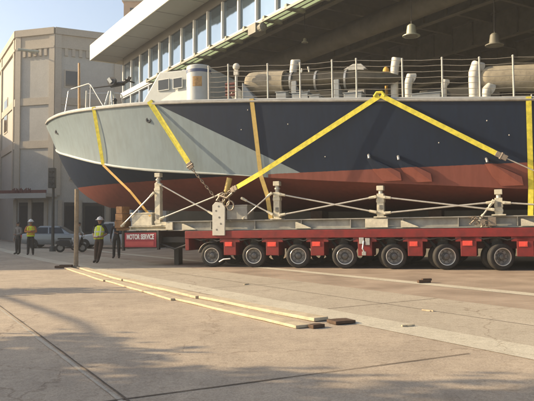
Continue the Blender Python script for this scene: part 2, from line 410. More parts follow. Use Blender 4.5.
# ------------------------------------------------------------------ boat hull
UG = [(0, .04), (.25, .30), (.5, .54), (1, .93), (2, 1.58), (3.5, 2.25), (5, 2.66), (7, 2.93), (9, 3.04), (14, 3.06), (20, 2.92), (23.65, 2.7)]
UC = [(0, .015), (.56, .02), (.85, .27), (1.2, .52), (2, 1.02), (2.75, 1.42), (4.15, 1.97), (6, 2.36), (8, 2.54), (11, 2.60), (16, 2.60), (23.65, 2.42)]
ZG = [(0, 6.07), (2.3, 6.06), (4.2, 5.98), (7.3, 5.865), (8.8, 5.77), (11, 5.62), (14.1, 5.385), (16.9, 5.17), (19.8, 4.955), (23.65, 4.72)]
ZC = [(0, 5.9), (.28, 5.4), (.56, 4.86), (.85, 4.73), (1.2, 4.62), (2, 4.44), (2.75, 4.26), (4.15, 3.94), (5.5, 3.68), (7.35, 3.45), (10.25, 3.18), (11.35, 3.06), (13.8, 2.84), (16.9, 2.60), (19.8, 2.38), (23.65, 2.16)]
ZK = [(.56, 4.84), (.85, 4.25), (1.2, 3.70), (1.7, 3.08), (2.4, 2.60), (3.0, 2.34), (3.6, 2.22), (5, 2.12), (10, 1.96), (16, 1.86), (23.65, 1.80)]
S0 = -9.35
def gun(u): return interp(UG, u) if u < .5 else spl(UG, u)
def chi(u): return interp(UC, u) if u < 1.2 else spl(UC, u)
def side_pt(u, v, sg):                          # v 0 chine .. 1 gunwale ; sg -1 near side
    c, g = chi(u), gun(u); zc, zg = spl(ZC, u), spl(ZG, u)
    k = 1+.55*max(0, 1-u/9)
    hb = c+(g-c)*v**k
    return Vector((S0+u-(1-v)*0, 2.6+sg*hb, zc+(zg-zc)*v))
def bot_pt(u, v, sg):                           # v 0 keel .. 1 chine
    c, zc, zk = chi(u), spl(ZC, u), interp(ZK, u) if u < 3 else spl(ZK, u)
    bul = .10*math.sin(math.pi*v)*min(1, u/4)
    return Vector((S0+u, 2.6+sg*c*(v**.96), zk+(zc-zk)*v**1.12-bul*.6))
boat, bb = frame('patrol_boat', HB.x, HB.y, HB.z, 'grey, navy and red wartime patrol boat strapped onto the red transporter', 'boat')
us = [0, .12, .28, .42, .56, .7, .85, 1.0, 1.2, 1.5, 1.8, 2.2, 2.75, 3.3, 4.0]+[4.0+i*.55 for i in range(1, 36)]+[23.65]
HS = hullmat('hull_side_paint', True); HBm = hullmat('hull_bottom_shaded_paint', False)
mb = MB()
for sg in (-1, 1): mb.grid([[side_pt(u, v/10, sg) for v in range(11)] for u in us])
mb.grid([[side_pt(23.65, v/10, sg) for v in range(11)] for sg in (-1, 1)])
mb.build('hull_side', HS, boat, bb, smooth=True, angle=50)
mb = MB()
ub = [u for u in us if u >= .56]
for sg in (-1, 1): mb.grid([[bot_pt(u, v/8, sg) for v in range(9)] for u in ub])
mb.grid([[bot_pt(23.65, v/8, -1) for v in range(9)], [bot_pt(23.65, v/8, 1) for v in range(9)]])
mb.build('hull_bottom', HBm, boat, bb, smooth=True, angle=50)
mb = MB()
mb.grid([[Vector((S0+u, 2.6+gun(u)*.985*k, spl(ZG, u)-.03+.10*(1-k*k))) for k in (-1, -.6, -.25, 0, .25, .6, 1)] for u in us])
mb.build('deck', M['deckgrey'], boat, bb, smooth=True)
def edge(fn, r, name, mt, sg=-1, u0=0):
    mb = MB(); pts = [fn(u, sg) for u in us if u >= u0]; mb.tube(pts, r, 6); return mb.build(name, mt, boat, bb, smooth=True, angle=60)
edge(lambda u, s: side_pt(u, 1, s)+Vector((0, s*.015, -.02)), .045, 'rub_rail', M['rub'])
edge(lambda u, s: side_pt(u, 1, s)+Vector((0, s*.015, -.02)), .045, 'rub_rail', M['rub'], 1)
edge(lambda u, s: side_pt(u, 1, s)+Vector((0, -s*.03, .045)), .04, 'toe_rail', M['sheer'])
mb = MB()
for k in (-1, 1):
    pts = [side_pt(u, 0, k)+Vector((0, k*.02, .01)) for u in us if .5 <= u <= 11.6]
    mb.tube(pts, [.05]*(len(pts)-5)+[.045, .04, .03, .02, .012], 6)
mb.build('chine_strip', M['chine'], boat, bb, smooth=True, angle=60)
# hawse holes and small hull fittings
for (u, v) in ((1.25, .62), (7.0, .76)):
    mb = MB(); p = side_pt(u, v, -1); mb.lathe(p+Vector((0, .03, 0)), (0, -1, .15), [(0, .11), (.05, .11), (.05, .07), (.03, .06)], 12)
    mb.build('hawse_hole', M['gun'], boat, bb, smooth=True)
mb = MB()
for (u, v) in ((11.0, .88), (10.7, .62), (13.6, .3), (17.2, .5), (18.6, .76), (19.2, .60), (12.4, .7)):
    p = side_pt(u, v, -1); mb.ellip(p, .02, .02, .02, 8, 5)
mb.build('hull_plug', M['stanch'], boat, bb, smooth=True)
# exhaust fairings on the near side
for u in (15.03, 15.95, 18.53):
    zt = interp([(15, 3.5), (16, 3.4), (18.6, 3.2)], u)+.02; mb = MB()
    def sp_(uu, z):
        zc, zg = spl(ZC, uu), spl(ZG, uu); return side_pt(uu, max(0, (z-zc)/(zg-zc)), -1)
    zc = spl(ZC, u)
    pr = [(u-.06, zt-.02, .10), (u+.10, zt-.02, .15), (u+.98, zc+.27, .13), (u+1.02, zc+.02, .15), (u+.42, zc+.02, .03), (u+.16, zc+.32, .04)]
    k = len(mb.v)
    mb.v += [sp_(a, z)+Vector((0, -o_, 0)) for a, z, o_ in pr]+[sp_(a, z)+Vector((0, .06, 0)) for a, z, o_ in pr]
    mb.face(range(k, k+6)); mb.face(range(k+11, k+5, -1))
    for q in range(6): mb.face((k+q, k+(q+1) % 6, k+6+(q+1) % 6, k+6+q))
    fr = mb.build('exhaust_fairing', HS, boat, bb)
    mb = MB(); p = sp_(u+.02, zt+.02)
    mb.tube([p+Vector((0, .05, .06)), p+Vector((0, -.10, .06)), p+Vector((.02, -.17, .02)), p+Vector((.03, -.18, -.05))], .04, 10)
    mb.build('exhaust_pipe', M['steel'], fr, bb, smooth=True)
    fr2 = None
# pulpit rail, staffs and bow gun
mb = MB()
def dk(s, t): # deck height
    u = s-S0; g = max(.1, gun(u)); k = (t-2.6)/g; return spl(ZG, u)-.03+.1*(1-min(1, k*k))
def P3(s, t, z): return Vector((s, t, z))
mb.tube([P3(-7.68, 1.7, 5.98), P3(-7.68, 2.0, 7.25), P3(-7.62, 2.1, 7.36), P3(-6.3, 1.55, 7.36), P3(-6.17, 1.5, 7.28), P3(-6.1, 1.35, 6.0)], .028, 8)
mb.tube([P3(-6.17, 1.5, 7.3), P3(-5.1, 1.15, 5.98)], .028, 8)
mb.tube([P3(-7.68, 3.5, 5.98), P3(-7.68, 3.2, 7.25), P3(-7.62, 3.1, 7.36), P3(-6.3, 3.65, 7.36), P3(-6.17, 3.7, 7.28), P3(-6.1, 3.85, 6.0)], .028, 8)
mb.build('bow_rail', M['steel'], boat, bb, smooth=True)
mb = MB(); mb.tube([P3(-7.6, 2.6, 6.05), P3(-7.6, 2.6, 8.6)], [.06, .045], 8); mb.build('jack_staff', M['staff'], boat, bb, smooth=True)
mb = MB(); mb.tube([P3(-7.25, 2.6, 6.05), P3(-7.2, 2.6, 7.35)], [.05, .04], 8); mb.build('bow_post', M['stanch'], boat, bb, smooth=True)
g = MB(); c = P3(-5.95, 2.6, 0)
for k in range(4):
    a = math.pi/4+k*math.pi/2; g.tube([c+Vector((.42*math.cos(a), .42*math.sin(a), 6.03)), c+Vector((.07*math.cos(a), .07*math.sin(a), 7.2))], .05, 8)
g.lathe(c+Vector((0, 0, 6.0)), (0, 0, 1), [(0, .5), (.06, .5), (.06, .1)], 16)
gm = g.build('gun_mount', M['boatgrey'], boat, bb, smooth=True)
g = MB(); g.tube([P3(-7.05, 2.6, 7.44), P3(-6.9, 2.6, 7.44), P3(-6.9, 2.6, 7.44), P3(-5.9, 2.6, 7.46)], [.055, .055, .03, .035], 10)
g.tube([P3(-5.95, 2.6, 7.46), P3(-5.3, 2.6, 7.5)], .10, 8); g.tube([P3(-5.35, 2.6, 7.5), P3(-5.0, 2.5, 7.6), P3(-4.95, 2.5, 7.72)], .08, 8)
g.lathe(P3(-5.75, 2.45, 7.55), (0, -1, .2), [(0, .2), (.12, .2)], 14); g.tube([P3(-5.0, 2.9, 7.55), P3(-5.0, 2.2, 7.55)], .035, 6)
g.build('gun_barrel', M['gun'], gm, bb, smooth=True)
g = MB(); g.obox(P3(-5.8, 2.3, 7.6), (.8, 0, .6), (0, 1, 0), (-.6, 0, .8), .07, .02, .12); g.build('gun_sight', M['boatgrey'], gm, bb)
g = MB(); g.tube([P3(-4.85, 1.3, 5.95), P3(-4.85, 1.3, 6.45)], .07, 8); g.ellip(P3(-4.85, 1.3, 6.5), .09, .09, .09); g.build('bollard', M['gun'], boat, bb, smooth=True)
# charthouse
cab = MB()
z0, z1 = 5.85, 7.50
ring = lambda s, hw, z: [P3(s, 2.6-hw, z), P3(s, 2.6+hw, z)]
nb = [P3(-4.25, 1.75, z0), P3(-4.25, 3.45, z0), P3(-2.95, 1.55, z1), P3(-2.95, 3.65, z1), P3(-.6, 1.35, z1-.1), P3(-.6, 3.85, z1-.1), P3(-.6, 1.15, z0-.1), P3(-.6, 4.05, z0-.1)]
cab.poly([nb[0], nb[1], nb[3], nb[2]]); cab.poly([nb[2], nb[3], nb[5], nb[4]]); cab.poly([nb[4], nb[5], nb[7], nb[6]])
cab.poly([nb[0], nb[2], nb[4], nb[6]]); cab.poly([nb[1], nb[7], nb[5], nb[3]])
cabo = cab.build('charthouse', M['boatgrey'], boat, bb, bevel=.05)
for (sa, sb_, top) in ((-3.0, -2.5, 7.17), (-2.25, -1.85, 7.14), (-1.6, -1.25, 7.08)):
    w = MB(); y = lambda s, z: 1.75+(s+4.25)*-.10+(z-5.85)*-.02-.02
    sk = -.25 if sa < -3 else 0
    pts = [(sa+sk, 6.78), (sb_, 6.78), (sb_, top), (sa, top)]
    def yy(s, z):
        # near side wall plane through nb[0], nb[2], nb[6]
        n_ = (nb[2]-nb[0]).cross(nb[6]-nb[0]); return nb[0].y-(n_.x*(s-nb[0].x)+n_.z*(z-nb[0].z))/n_.y
    fr = MB(); fr.prism([P3(s, yy(s, z)-.006, z) for s, z in [(sa+sk-.04, 6.75), (sb_+.03, 6.75), (sb_+.03, top+.03), (sa-.02, top+.03)]], (0, .03, 0))
    fo = fr.build('window', M['boatgrey'], cabo, bb)
    w.prism([P3(s, yy(s, z)-.012, z) for s, z in pts], (0, .03, 0)); w.build('pane', M['carglass'], cabo, bb)
m_ = MB(); m_.tube([P3(-2.4, 2.6, 7.4), P3(-2.4, 2.6, 7.62)], .13, 10); m_.ellip(P3(-2.4, 2.6, 7.66), .16, .16, .12); m_.build('searchlight', M['boatgrey'], cabo, bb, smooth=True)
# gun tub: big pale cylinder with slate band and orange patch
tc_ = P3(-.92, 1.0, 0); TR = .46
t = MB(); t.lathe(tc_+Vector((0, 0, 5.65)), (0, 0, 1), [(0, TR), (1.68, TR), (1.72, TR-.03), (1.72, TR-.06), (.5, TR-.06)], 36); tub = t.build('gun_tub', M['boatgrey'], boat, bb, smooth=True)
t = MB(); t.lathe(tc_+Vector((0, 0, 7.10)), (0, 0, 1), [(0, TR+.002), (0, TR+.008), (.11, TR+.008), (.11, TR+.002)], 36); t.build('band', M['bandblue'], tub, bb, smooth=True)
t = MB(); rows = []
for i in range(9):
    a = R(-92+i*5.4); rows.append([tc_+Vector(((TR+.006)*math.cos(a), (TR+.006)*math.sin(a), z)) for z in (6.55, 6.92)])
t.grid(rows); t.build('painted_patch', M['orange'], tub, bb, normals=False)
# stanchions and guard wires
st = [(.16, 1.24), (.92, 1.27), (2.37, 1.24), (3.51, 1.24), (4.59, 1.30), (5.38, 1.32), (6.82, 1.28), (8.01, 1.28), (9.08, 1.26), (10.01, 1.29), (11.2, 1.29), (12.6, 1.29)]
tops = []
for (s, h) in st:
    b0 = side_pt(s-S0, 1, -1)+Vector((0, .1, 0)); m_ = MB()
    m_.tube([b0, b0+Vector((0, 0, h))], [.030, .026], 8); m_.ellip(b0+Vector((0, 0, h)), .036, .036, .036, 8, 6)
    m_.box(b0.x-.07, b0.x+.07, b0.y-.06, b0.y+.06, b0.z-.02, b0.z+.05)
    m_.build('stanchion', M['stanch'], boat, bb, smooth=True); tops.append((b0, h))
for k in range(7):
    fr = .14+.83*k/6; m_ = MB(); pts = []
    for (b0, h), (b1, h1) in zip(tops, tops[1:]):
        pts.append(b0+Vector((0, 0, h*fr))); pts.append((b0+b1)/2+Vector((0, 0, (h+h1)/2*fr-.02)))
    pts.append(tops[-1][0]+Vector((0, 0, tops[-1][1]*fr))); m_.tube(pts, .0085, 5); m_.build('guard_wire', M['wire'], boat, bb, smooth=True)
far = []
for s in (1.15, 4.4, 7.6, 10.6):
    b0 = side_pt(s-S0, 1, 1)+Vector((0, -.1, 0)); m_ = MB(); m_.tube([b0, b0+Vector((0, 0, 1.2))], [.036, .03], 8); m_.build('stanchion', M['stanch'], boat, bb, smooth=True); far.append(b0)
for k in range(4):
    m_ = MB(); m_.tube([b+Vector((0, 0, .25+.3*k)) for b in far], .0085, 5); m_.build('guard_wire', M['wire'], boat, bb, smooth=True)
# deck clutter: cowl vents
def cowl(s, t, z0, z1, r, lean, name='cowl_vent', mouth=1.45):
    m_ = MB(); h = z1-z0; a = Vector((lean, .75, 0)).normalized()
    pts = [P3(s, t, z0), P3(s, t, z0+h*.62), P3(s, t, z0+h*.78)+a*r*.15, P3(s, t, z1-r*.9)+a*r*.55, P3(s, t, z1-r*.75)+a*r*1.5]
    pts[3] = pts[3]+Vector((0, 0, r*.25)); pts[4] = pts[3]+a*r*.95+Vector((0, 0, -r*.35))
    m_.tube(pts, [r*.95, r*1.0, r*1.08, r*1.2, r*mouth], 16, caps=True)
    m_.lathe(P3(s, t, z0), (0, 0, 1), [(0, r*1.25), (.05, r*1.25), (.05, r*.8)], 16)
    o = m_.build(name, M['ventwhite'], boat, bb, smooth=True)
    mm = MB(); e = pts[-1]; ax = (pts[-1]-pts[-2]).normalized(); mm.lathe(e+ax*.004, ax, [(0, r*mouth*.86), (.004, r*mouth*.86)], 16); mm.build('vent_mouth', M['navy'], o, bb)
cowl(6.30, 1.2, 5.25, 6.98, .13, .8, mouth=1.1)
cowl(6.80, .9, 5.22, 6.28, .12, .9, mouth=1.6)
cowl(8.86, .75, 5.05, 6.42, .17, .9, mouth=1.2)
cowl(9.22, .62, 5.03, 5.66, .13, .9)
cowl(.80, .75, 5.70, 6.30, .15, -.7)
cowl(2.55, 1.7, 5.6, 7.42, .13, .6)
cowl(7.9, 1.1, 5.1, 6.05, .09, .5)
m_ = MB(); m_.tube([P3(.88, .4, 5.75), P3(.88, .4, 7.05)], .05, 8); m_.ellip(P3(.88, .4, 7.05), .13, .1, .13); m_.box(.8, .96, .34, .46, 6.75, 6.92); m_.build('deck_lamp', M['ventwhite'], boat, bb, smooth=True)
m_ = MB()
for k in range(4): m_.tube([P3(.35, .62, 6.12+.13*k), P3(.8, .62, 6.12+.13*k)], .05, 8)
for s in (.4, .74): m_.tube([P3(s, .68, 5.75), P3(s, .68, 6.6)], .03, 6)
m_.build('hose_rack', M['redpaint'], boat, bb, smooth=True)
m_ = MB(); m_.prism([P3(1.05, .5, 5.7), P3(1.75, .5, 5.62), P3(1.05, .5, 6.5)], (0, .5, 0)); m_.build('deck_locker', M['deckgrey'], boat, bb, bevel=.02)
for (s0_, s1_, h) in ((2.35, 2.72, .42), (2.95, 3.5, .38), (4.75, 5.35, .36), (6.95, 7.85, .30), (3.55, 3.9, .3)):
    m_ = MB(); zz = dk(s0_, .75)-.02; m_.box(s0_, s1_, .45, 1.05, zz, zz+h); m_.box(s0_-.03, s1_+.03, .42, 1.08, zz+h, zz+h+.03); m_.build('ammunition_locker', M['deckgrey'], boat, bb, bevel=.012)
m_ = MB(); m_.tube([P3(3.15, .9, 6.0), P3(3.1, .9, 6.5), P3(3.18, .85, 6.85)], .035, 6); m_.tube([P3(3.4, .9, 6.0), P3(3.45, .9, 6.6), P3(3.4, .85, 6.9)], .035, 6); m_.build('davit', M['stanch'], boat, bb, smooth=True)
m_ = MB(); m_.prism([P3(4.35, 2.0, 6.95), P3(5.2, 2.0, 6.90), P3(5.0, 2.0, 7.10), P3(4.7, 2.0, 7.12)], (0, .5, 0)); m_.box(4.5, 5.1, 2.0, 2.5, 5.6, 6.95); m_.build('engine_hatch', M['stanch'], boat, bb, bevel=.02)
m_ = MB(); m_.tube([P3(5.95, 1.6, 5.4), P3(5.95, 1.6, 6.55)], .05, 8); m_.ellip(P3(5.95, 1.6, 6.6), .12, .1, .2); m_.build('deck_fitting', M['orangeweb'], boat, bb, smooth=True)
# mufflers / machinery behind the torpedoes
m_ = MB(); m_.box(2.0, 5.6, 2.2, 3.6, 5.6, 6.35); m_.box(7.0, 9.6, 2.0, 3.4, 5.2, 5.95); m_.build('deckhouse', M['dark_int'], boat, bb, bevel=.04)

# torpedoes lying in their launching racks
def torpedo(s0_, s1_, t, z, r, canvas, slope, label):
    o, b = frame('torpedo', (s0_+s1_)/2, t, z-r, label, 'torpedo', 'torpedoes on the deck of the boat')
    ax = Vector((1, 0, slope)).normalized(); a = P3(s0_, t, z)
    Lc = canvas; m_ = MB()
    m_.lathe(a, ax, [(0, r*.45), (.05, r*.72), (.16, r*.93), (.3, r), (Lc*.55, r*1.03), (Lc-.1, r*1.0), (Lc, r*1.04), (Lc+.01, r*.8)], 28); m_.build('canvas_cover', M['canvas'], o, b, smooth=True, angle=60)
    m_ = MB(); Lt = s1_-s0_; m_.lathe(a, ax, [(Lc-.05, r*.84), (Lt*.75, r*.84), (Lt*.92, r*.55), (Lt, r*.15)], 28); m_.build('body', M['torpedo'], o, b, smooth=True, angle=60)
    for q in (Lc+.25, Lc+1.15, Lc+2.2): m_ = MB(); m_.lathe(a, ax, [(q, r*.85), (q, r*.9), (q+.07, r*.9), (q+.07, r*.85)], 28); m_.build('clamp_band', M['steel'], o, b, smooth=True)
    for q in (.35*Lt, .62*Lt):
        m_ = MB(); c = a+ax*q; m_.box(c.x-.09, c.x+.09, t-r*.9, t+r*.9, dk(c.x, t)-.02, c.z-r*.6); m_.box(c.x-.09, c.x+.09, t-r*1.05, t-r*.8, dk(c.x, t)-.02, c.z-.05)
        m_.build('launching_rack', M['deckgrey'], boat, bb, bevel=.015)
torpedo(1.0, 6.6, 1.0, 6.55, .40, 1.5, -.06, 'torpedo amidships, half under a tan canvas cover, behind the wire railing')
torpedo(8.98, 14.2, 1.0, 5.93, .40, 3.2, -.06, 'canvas covered torpedo beside the white cowl vents at the stern end of the deck')

# ------------------------------------------------------------------ straps
def ribbon(mb, pts, w, wd, th=.012, mi=0):
    pts = [Vector(p) for p in pts]; rows = []
    for i, p in enumerate(pts):
        t_ = (pts[min(i+1, len(pts)-1)]-pts[max(0, i-1)]).normalized(); a = Vector(wd); a = (a-t_*a.dot(t_)).normalized(); nn = t_.cross(a)
        rows.append([p-a*w/2-nn*th/2, p+a*w/2-nn*th/2, p+a*w/2+nn*th/2, p-a*w/2+nn*th/2])
    mb.grid(rows, mi, True); k = len(mb.v)-4*len(pts); mb.face((k, k+1, k+2, k+3)); k = len(mb.v)-4; mb.face((k, k+1, k+2, k+3))
def gw(s, o=-.06, dz=.06): return side_pt(s-S0, 1, -1)+Vector((0, o, dz))
def strap(label, mt, pts, w, ratchet=None, tail=None, wd=(1, 0, 0), name='tie_down_strap', tailmat=None):
    c = Vector(pts[0]); o, b = frame(name, c.x, c.y, c.z, label, 'strap', 'straps holding the boat down')
    m_ = MB(); ribbon(m_, pts, w, wd); m_.build('webbing', mt, o, b)
    if ratchet:
        p, q = Vector(ratchet[0]), Vector(ratchet[1]); t_ = (q-p).normalized(); a = Vector(wd); a = (a-t_*a.dot(t_)).normalized()
        m_ = MB(); m_.obox((p+q)/2, t_, a, t_.cross(a), (q-p).length/2, w*.55, .035); m_.tube([(p+q)/2-a*w*.7, (p+q)/2+a*w*.7], .045, 8); m_.build('ratchet', M['chain'], o, b, bevel=.01)
    if tail:
        if tailmat:
            m_ = MB(); m_.tube(tail, .018, 6); m_.build('cable', tailmat, o, b, smooth=True); return o
        m_ = MB(); tl = [Vector(p) for p in tail]; L_ = (tl[-1]-tl[0]).length; n = int(L_/.13)
        for i in range(n):                       # chain links, alternately turned
            p = tl[0]+(tl[-1]-tl[0])*(i+.5)/n; t_ = (tl[-1]-tl[0]).normalized(); a = t_.cross(Vector((0, 0, 1)) if i % 2 else Vector((0, 1, 0))).normalized()
            hw, hl = .033, .085
            ring = [p+t_*hl*math.cos(x)+a*hw*math.sin(x) for x in [2*math.pi*q/10 for q in range(11)]]; m_.tube(ring, .017, 5)
        m_.build('chain', tailmat or M['chain'], o, b, smooth=True)
    return o
# 1 bow strap : over the sheer, down to the chine, then slack web to the front beam
c1 = side_pt(4.55, 0, -1)+Vector((-.02, -.06, .0))
strap('slim yellow strap over the bow behind the hull opening, running down to the front beam', M['yellow'], [P3(-5.0, 1.2, 6.12), gw(-4.93, -.05, .05), c1], .15)
strap('thin orange strap from the chine of the bow down to the pale front beam', M['orangeweb'], [c1+Vector((.02, -.03, -.02)), P3(-3.35, .1, 2.75), P3(-2.42, -.02, 1.82)], .085)
strap('broad yellow strap beside the charthouse, chained to the white plate', M['yellow'], [P3(-2.3, .4, 5.98), gw(-2.2, -.06, .07), P3(-.60, -.42, 3.62)], .19, (P3(-.62, -.42, 3.65), P3(-.5, -.4, 3.44)), [P3(-.5, -.4, 3.44), P3(.27, -.16, 2.42)])
apex = gw(6.13, -.08, .10)
strap('yellow strap slanting from the stanchions amidships down left to the white plate', M['yellow'], [apex, P3(2.05, -.50, 3.12), P3(1.15, -.33, 2.72)], .16, (P3(1.18, -.33, 2.73), P3(.95, -.30, 2.62)), [P3(.95, -.3, 2.62), P3(.42, -.18, 2.40)], wd=(.3, 0, 1))
strap('yellow strap slanting from the stanchions amidships down to the right', M['yellow'], [apex+Vector((.05, -.02, .01)), P3(9.5, -.50, 3.41)], .145, (P3(9.48, -.5, 3.42), P3(9.78, -.5, 3.25)), [P3(9.78, -.5, 3.25), P3(12.6, -.4, 1.75)], wd=(.3, 0, 1), tailmat=M['rod'])
m_ = MB(); c = apex+Vector((0, .0, .02)); m_.tube([c+Vector((-.16, 0, -.03)), c+Vector((-.08, 0, .09)), c+Vector((.08, 0, .09)), c+Vector((.17, 0, -.03))], .05, 8)
single(m_, 'strap_shackle', M['yellow'], c.x, c.y, c.z, 'yellow padded shackle where two slanting straps meet on the deck edge', 'shackle', smooth=True)
strap('narrow tan strap hanging straight down the navy hull below the torpedo nose', M['tanweb'], [P3(1.9, .3, 5.7), gw(1.84, -.05, .06), side_pt(1.95-S0, .02, -1)+Vector((0, -.05, 0)), P3(2.15, .0, 2.45), P3(2.25, .05, 1.65)], .15)
strap('vertical yellow strap down the hull at the stern end of the picture', M['yellow'], [P3(10.4, .3, 5.0), gw(10.4, -.05, .06), side_pt(10.4-S0, .02, -1)+Vector((0, -.06, 0)), P3(10.36, -.1, 1.6)], .15)
# shackle bundle above the white plate
m_ = MB()
for k in range(3):
    c = P3(.55+.16*k, -.2, 2.40-.14*k); m_.tube([c+Vector((.13*math.cos(x), .0, .16*math.sin(x))) for x in [2*math.pi*q/12 for q in range(13)]], .025, 6)
m_.tube([P3(.36, -.2, 2.3), P3(.5, -.22, 2.46), P3(.75, -.22, 2.38), P3(1.0, -.28, 2.55)], .045, 8)
single(m_, 'hook_and_shackles', M['chain'], .6, -.2, 2.3, 'rusty hooks and shackles gathered on top of the white plate', 'shackles', smooth=True)

# ------------------------------------------------------------------ transporter
tr, tb = frame('modular_transporter', 5.0, 2.5, 0, 'red many-wheeled flat transporter carrying the patrol boat', 'transporter')
AX = [1.57*i for i in range(9)]
S1 = 13.6
rnd0 = random.Random(11)
m_ = MB()
for (y0, y1) in ((-.12, 2.42), (2.62, 5.16)):
    m_.box(-.92, S1, y0, y1, 1.10, 1.262); m_.box(-.9, S1, y0+.85, y0+1.7, .62, 1.10)
    m_.box(-.94, S1, y0-.02, y0+.1, 1.0, 1.255)
    for a in AX[:8]: m_.box(a+.40, a+1.16, y0+.02, y1-.02, .86, 1.10)
m_.box(-.95, -.80, -.1, 2.4, .58, 1.24)
m_.build('deck_frame', M['red'], tr, tb, bevel=.015)
m_ = MB(); m_.box(-.91, S1, -.11, 2.41, 1.264, 1.272); m_.box(-.91, S1, 2.63, 5.15, 1.264, 1.272); m_.build('deck_plate', M['black'], tr, tb)
for a in AX[:8]:
    for k in (0,):
        s = a+.78; m_ = MB(); m_.box(s-.23, s+.23, -.10, .5, .42, 1.02); m_.box(s-.3, s+.3, -.08, .02, .88, 1.01); br = m_.build('frame_bracket', M['red'], tr, tb, bevel=.015)
        if a != AX[3]:
            m_ = MB(); jw, jh = rnd0.uniform(-.05, .04), rnd0.uniform(-.03, .03); m_.box(s-.17, s+.11+jw, -.118, -.102, .72+jh, .87+jh); m_.box(s+.02+jw, s+.10+jw, -.128, -.119, .75+jh, .84+jh); m_.build('reflector_panel', M['redlens'], br, tb, bevel=.004)
        else:
            m_ = MB(); m_.box(s-.17, s-.02, -.16, -.1, .80, 1.0); m_.box(s+.03, s+.17, -.16, -.1, .76, .98); m_.tube([P3(s-.02, -.15, .9), P3(s-.05, -.2, .65), P3(s+.03, -.2, .5)], .03, 8); m_.box(s-.07, s+.06, -.23, -.15, .44, .56); m_.build('valve_block', M['steel'], br, tb, bevel=.01)
def wheel_meshes(y, outer):
    ty = MB(); h = .115
    pr = [(-h+.005, .262), (-h, .29), (-h-.004, .33), (-h+.012, .375), (-h+.035, .395), (-h+.06, .402), (-.03, .403), (-.03, .392), (-.018, .392), (-.018, .404), (.018, .404), (.018, .392), (.03, .392), (.03, .403), (h-.06, .402), (h-.035, .395), (h-.012, .375), (h+.004, .33), (h, .29), (h-.005, .262)]
    ty.lathe((0, 0, 0), (0, 1, 0), pr, 40, caps=False)
    rm = MB()
    rm.lathe((0, -h-.006, 0), (0, 1, 0), [(.02, .27), (0, .272), (.0, .258), (.010, .250), (.03, .238), (.10, .222), (.135, .205), (.135, .13), (.2, .02)], 32, 0, False)
    for k in range(8):
        x = 2*math.pi*k/8; rm.lathe((.165*math.cos(x), -h+.130, .165*math.sin(x)), (0, -1, 0), [(0, .017), (.035, .017), (.04, .008)], 6, 1)
    rm.lathe((0, -h+.135, 0), (0, -1, 0), [(0, .128), (.03, .125), (.06, .09), (.11, .085), (.125, .05), (.13, .02)], 20, 1)
    return ty, rm
proto = None
tyw, rmw = wheel_meshes(0, True)
def add_wheel(s, y, steer=0, detail=True, rot=0):
    global proto
    if proto is None:
        w = tyw.build('wheel', M['rubber'], tr, None, smooth=True, angle=30)
        r_ = rmw.build('rim', [M['rim'], M['hub']], w, None, smooth=True, angle=30)
        lp = MB(); lp.lathe((0, -.128, 0), (0, 1, 0), [(.004, .268), (0, .264), (.002, .248), (.014, .242)], 32, 0, False); lp.build('rim_lip', M['rimlip'], w, None, smooth=True)
        proto = w
    else:
        w = proto.copy(); COL.objects.link(w); w.parent = tr
        if detail:
            for ch in proto.children:
                c = ch.copy(); COL.objects.link(c); c.parent = w
    w.location = P3(s, y, .403)-tb; w.rotation_euler = (0, rot, steer)
    return w
rnd = random.Random(3)
for i, a in enumerate(AX[:8]):
    sa = R(9+3.2*i)                              # the wheels are steered, more so towards the stern
    for yb in (.30, 1.98, 2.95, 4.70):
        for k in (-1, 1):
            add_wheel(a-.22*k*math.sin(sa), yb+.22*k*math.cos(sa), sa, yb == .30, rnd.uniform(0, 6))
    m_ = MB(); m_.tube([P3(a, .2, .403), P3(a, .42, .403)], .07, 8); m_.box(a-.1, a+.1, .24, .36, .36, .60); m_.box(a-.15, a+.15, .2, .42, .56, .9); m_.tube([P3(a-.5, .3, .98), P3(a-.1, .3, .55)], .05, 8); m_.lathe(P3(a, .3, .86), (0, 0, 1), [(0, .22), (.22, .22)], 16)
    m_.build('axle_bogie', M['black'], tr, tb, smooth=True)
for k, a in enumerate((0,)):
    m_ = MB(); rows = []
    for i in range(9):
        x = R(80+i*11); c = P3(a, 0, .403)+Vector((.47*math.cos(x), 0, .47*math.sin(x))); rows.append([c+Vector((0, -.06, 0)), c+Vector((0, .30, 0))])
    m_.grid(rows); o = m_.build('mudguard', M['rim'], tr, tb, smooth=True); sd = o.modifiers.new('s', 'SOLIDIFY'); sd.thickness = .012
m_ = MB(); m_.tube([P3(.38, -.1, .19), P3(.55, -.12, .28), P3(.8, -.1, .30)], .025, 6); m_.build('air_hose', M['rimlip'], tr, tb, smooth=True)
m_ = MB()
for a in AX[:8]:
    m_.tube([P3(a-.7, -.06, 1.02), P3(a-.35, -.10, .93), P3(a, -.07, 1.0), P3(a+.3, -.1, .9), P3(a+.75, -.06, 1.02)], .02, 6)
m_.build('hydraulic_hose', M['black'], tr, tb, smooth=True)
for z in (.95, .8):
    m_ = MB(); m_.box(-.99, -.955, .0, .14, z-.06, z+.06); m_.build('marker_lamp', M['redlens'], tr, tb, bevel=.01)
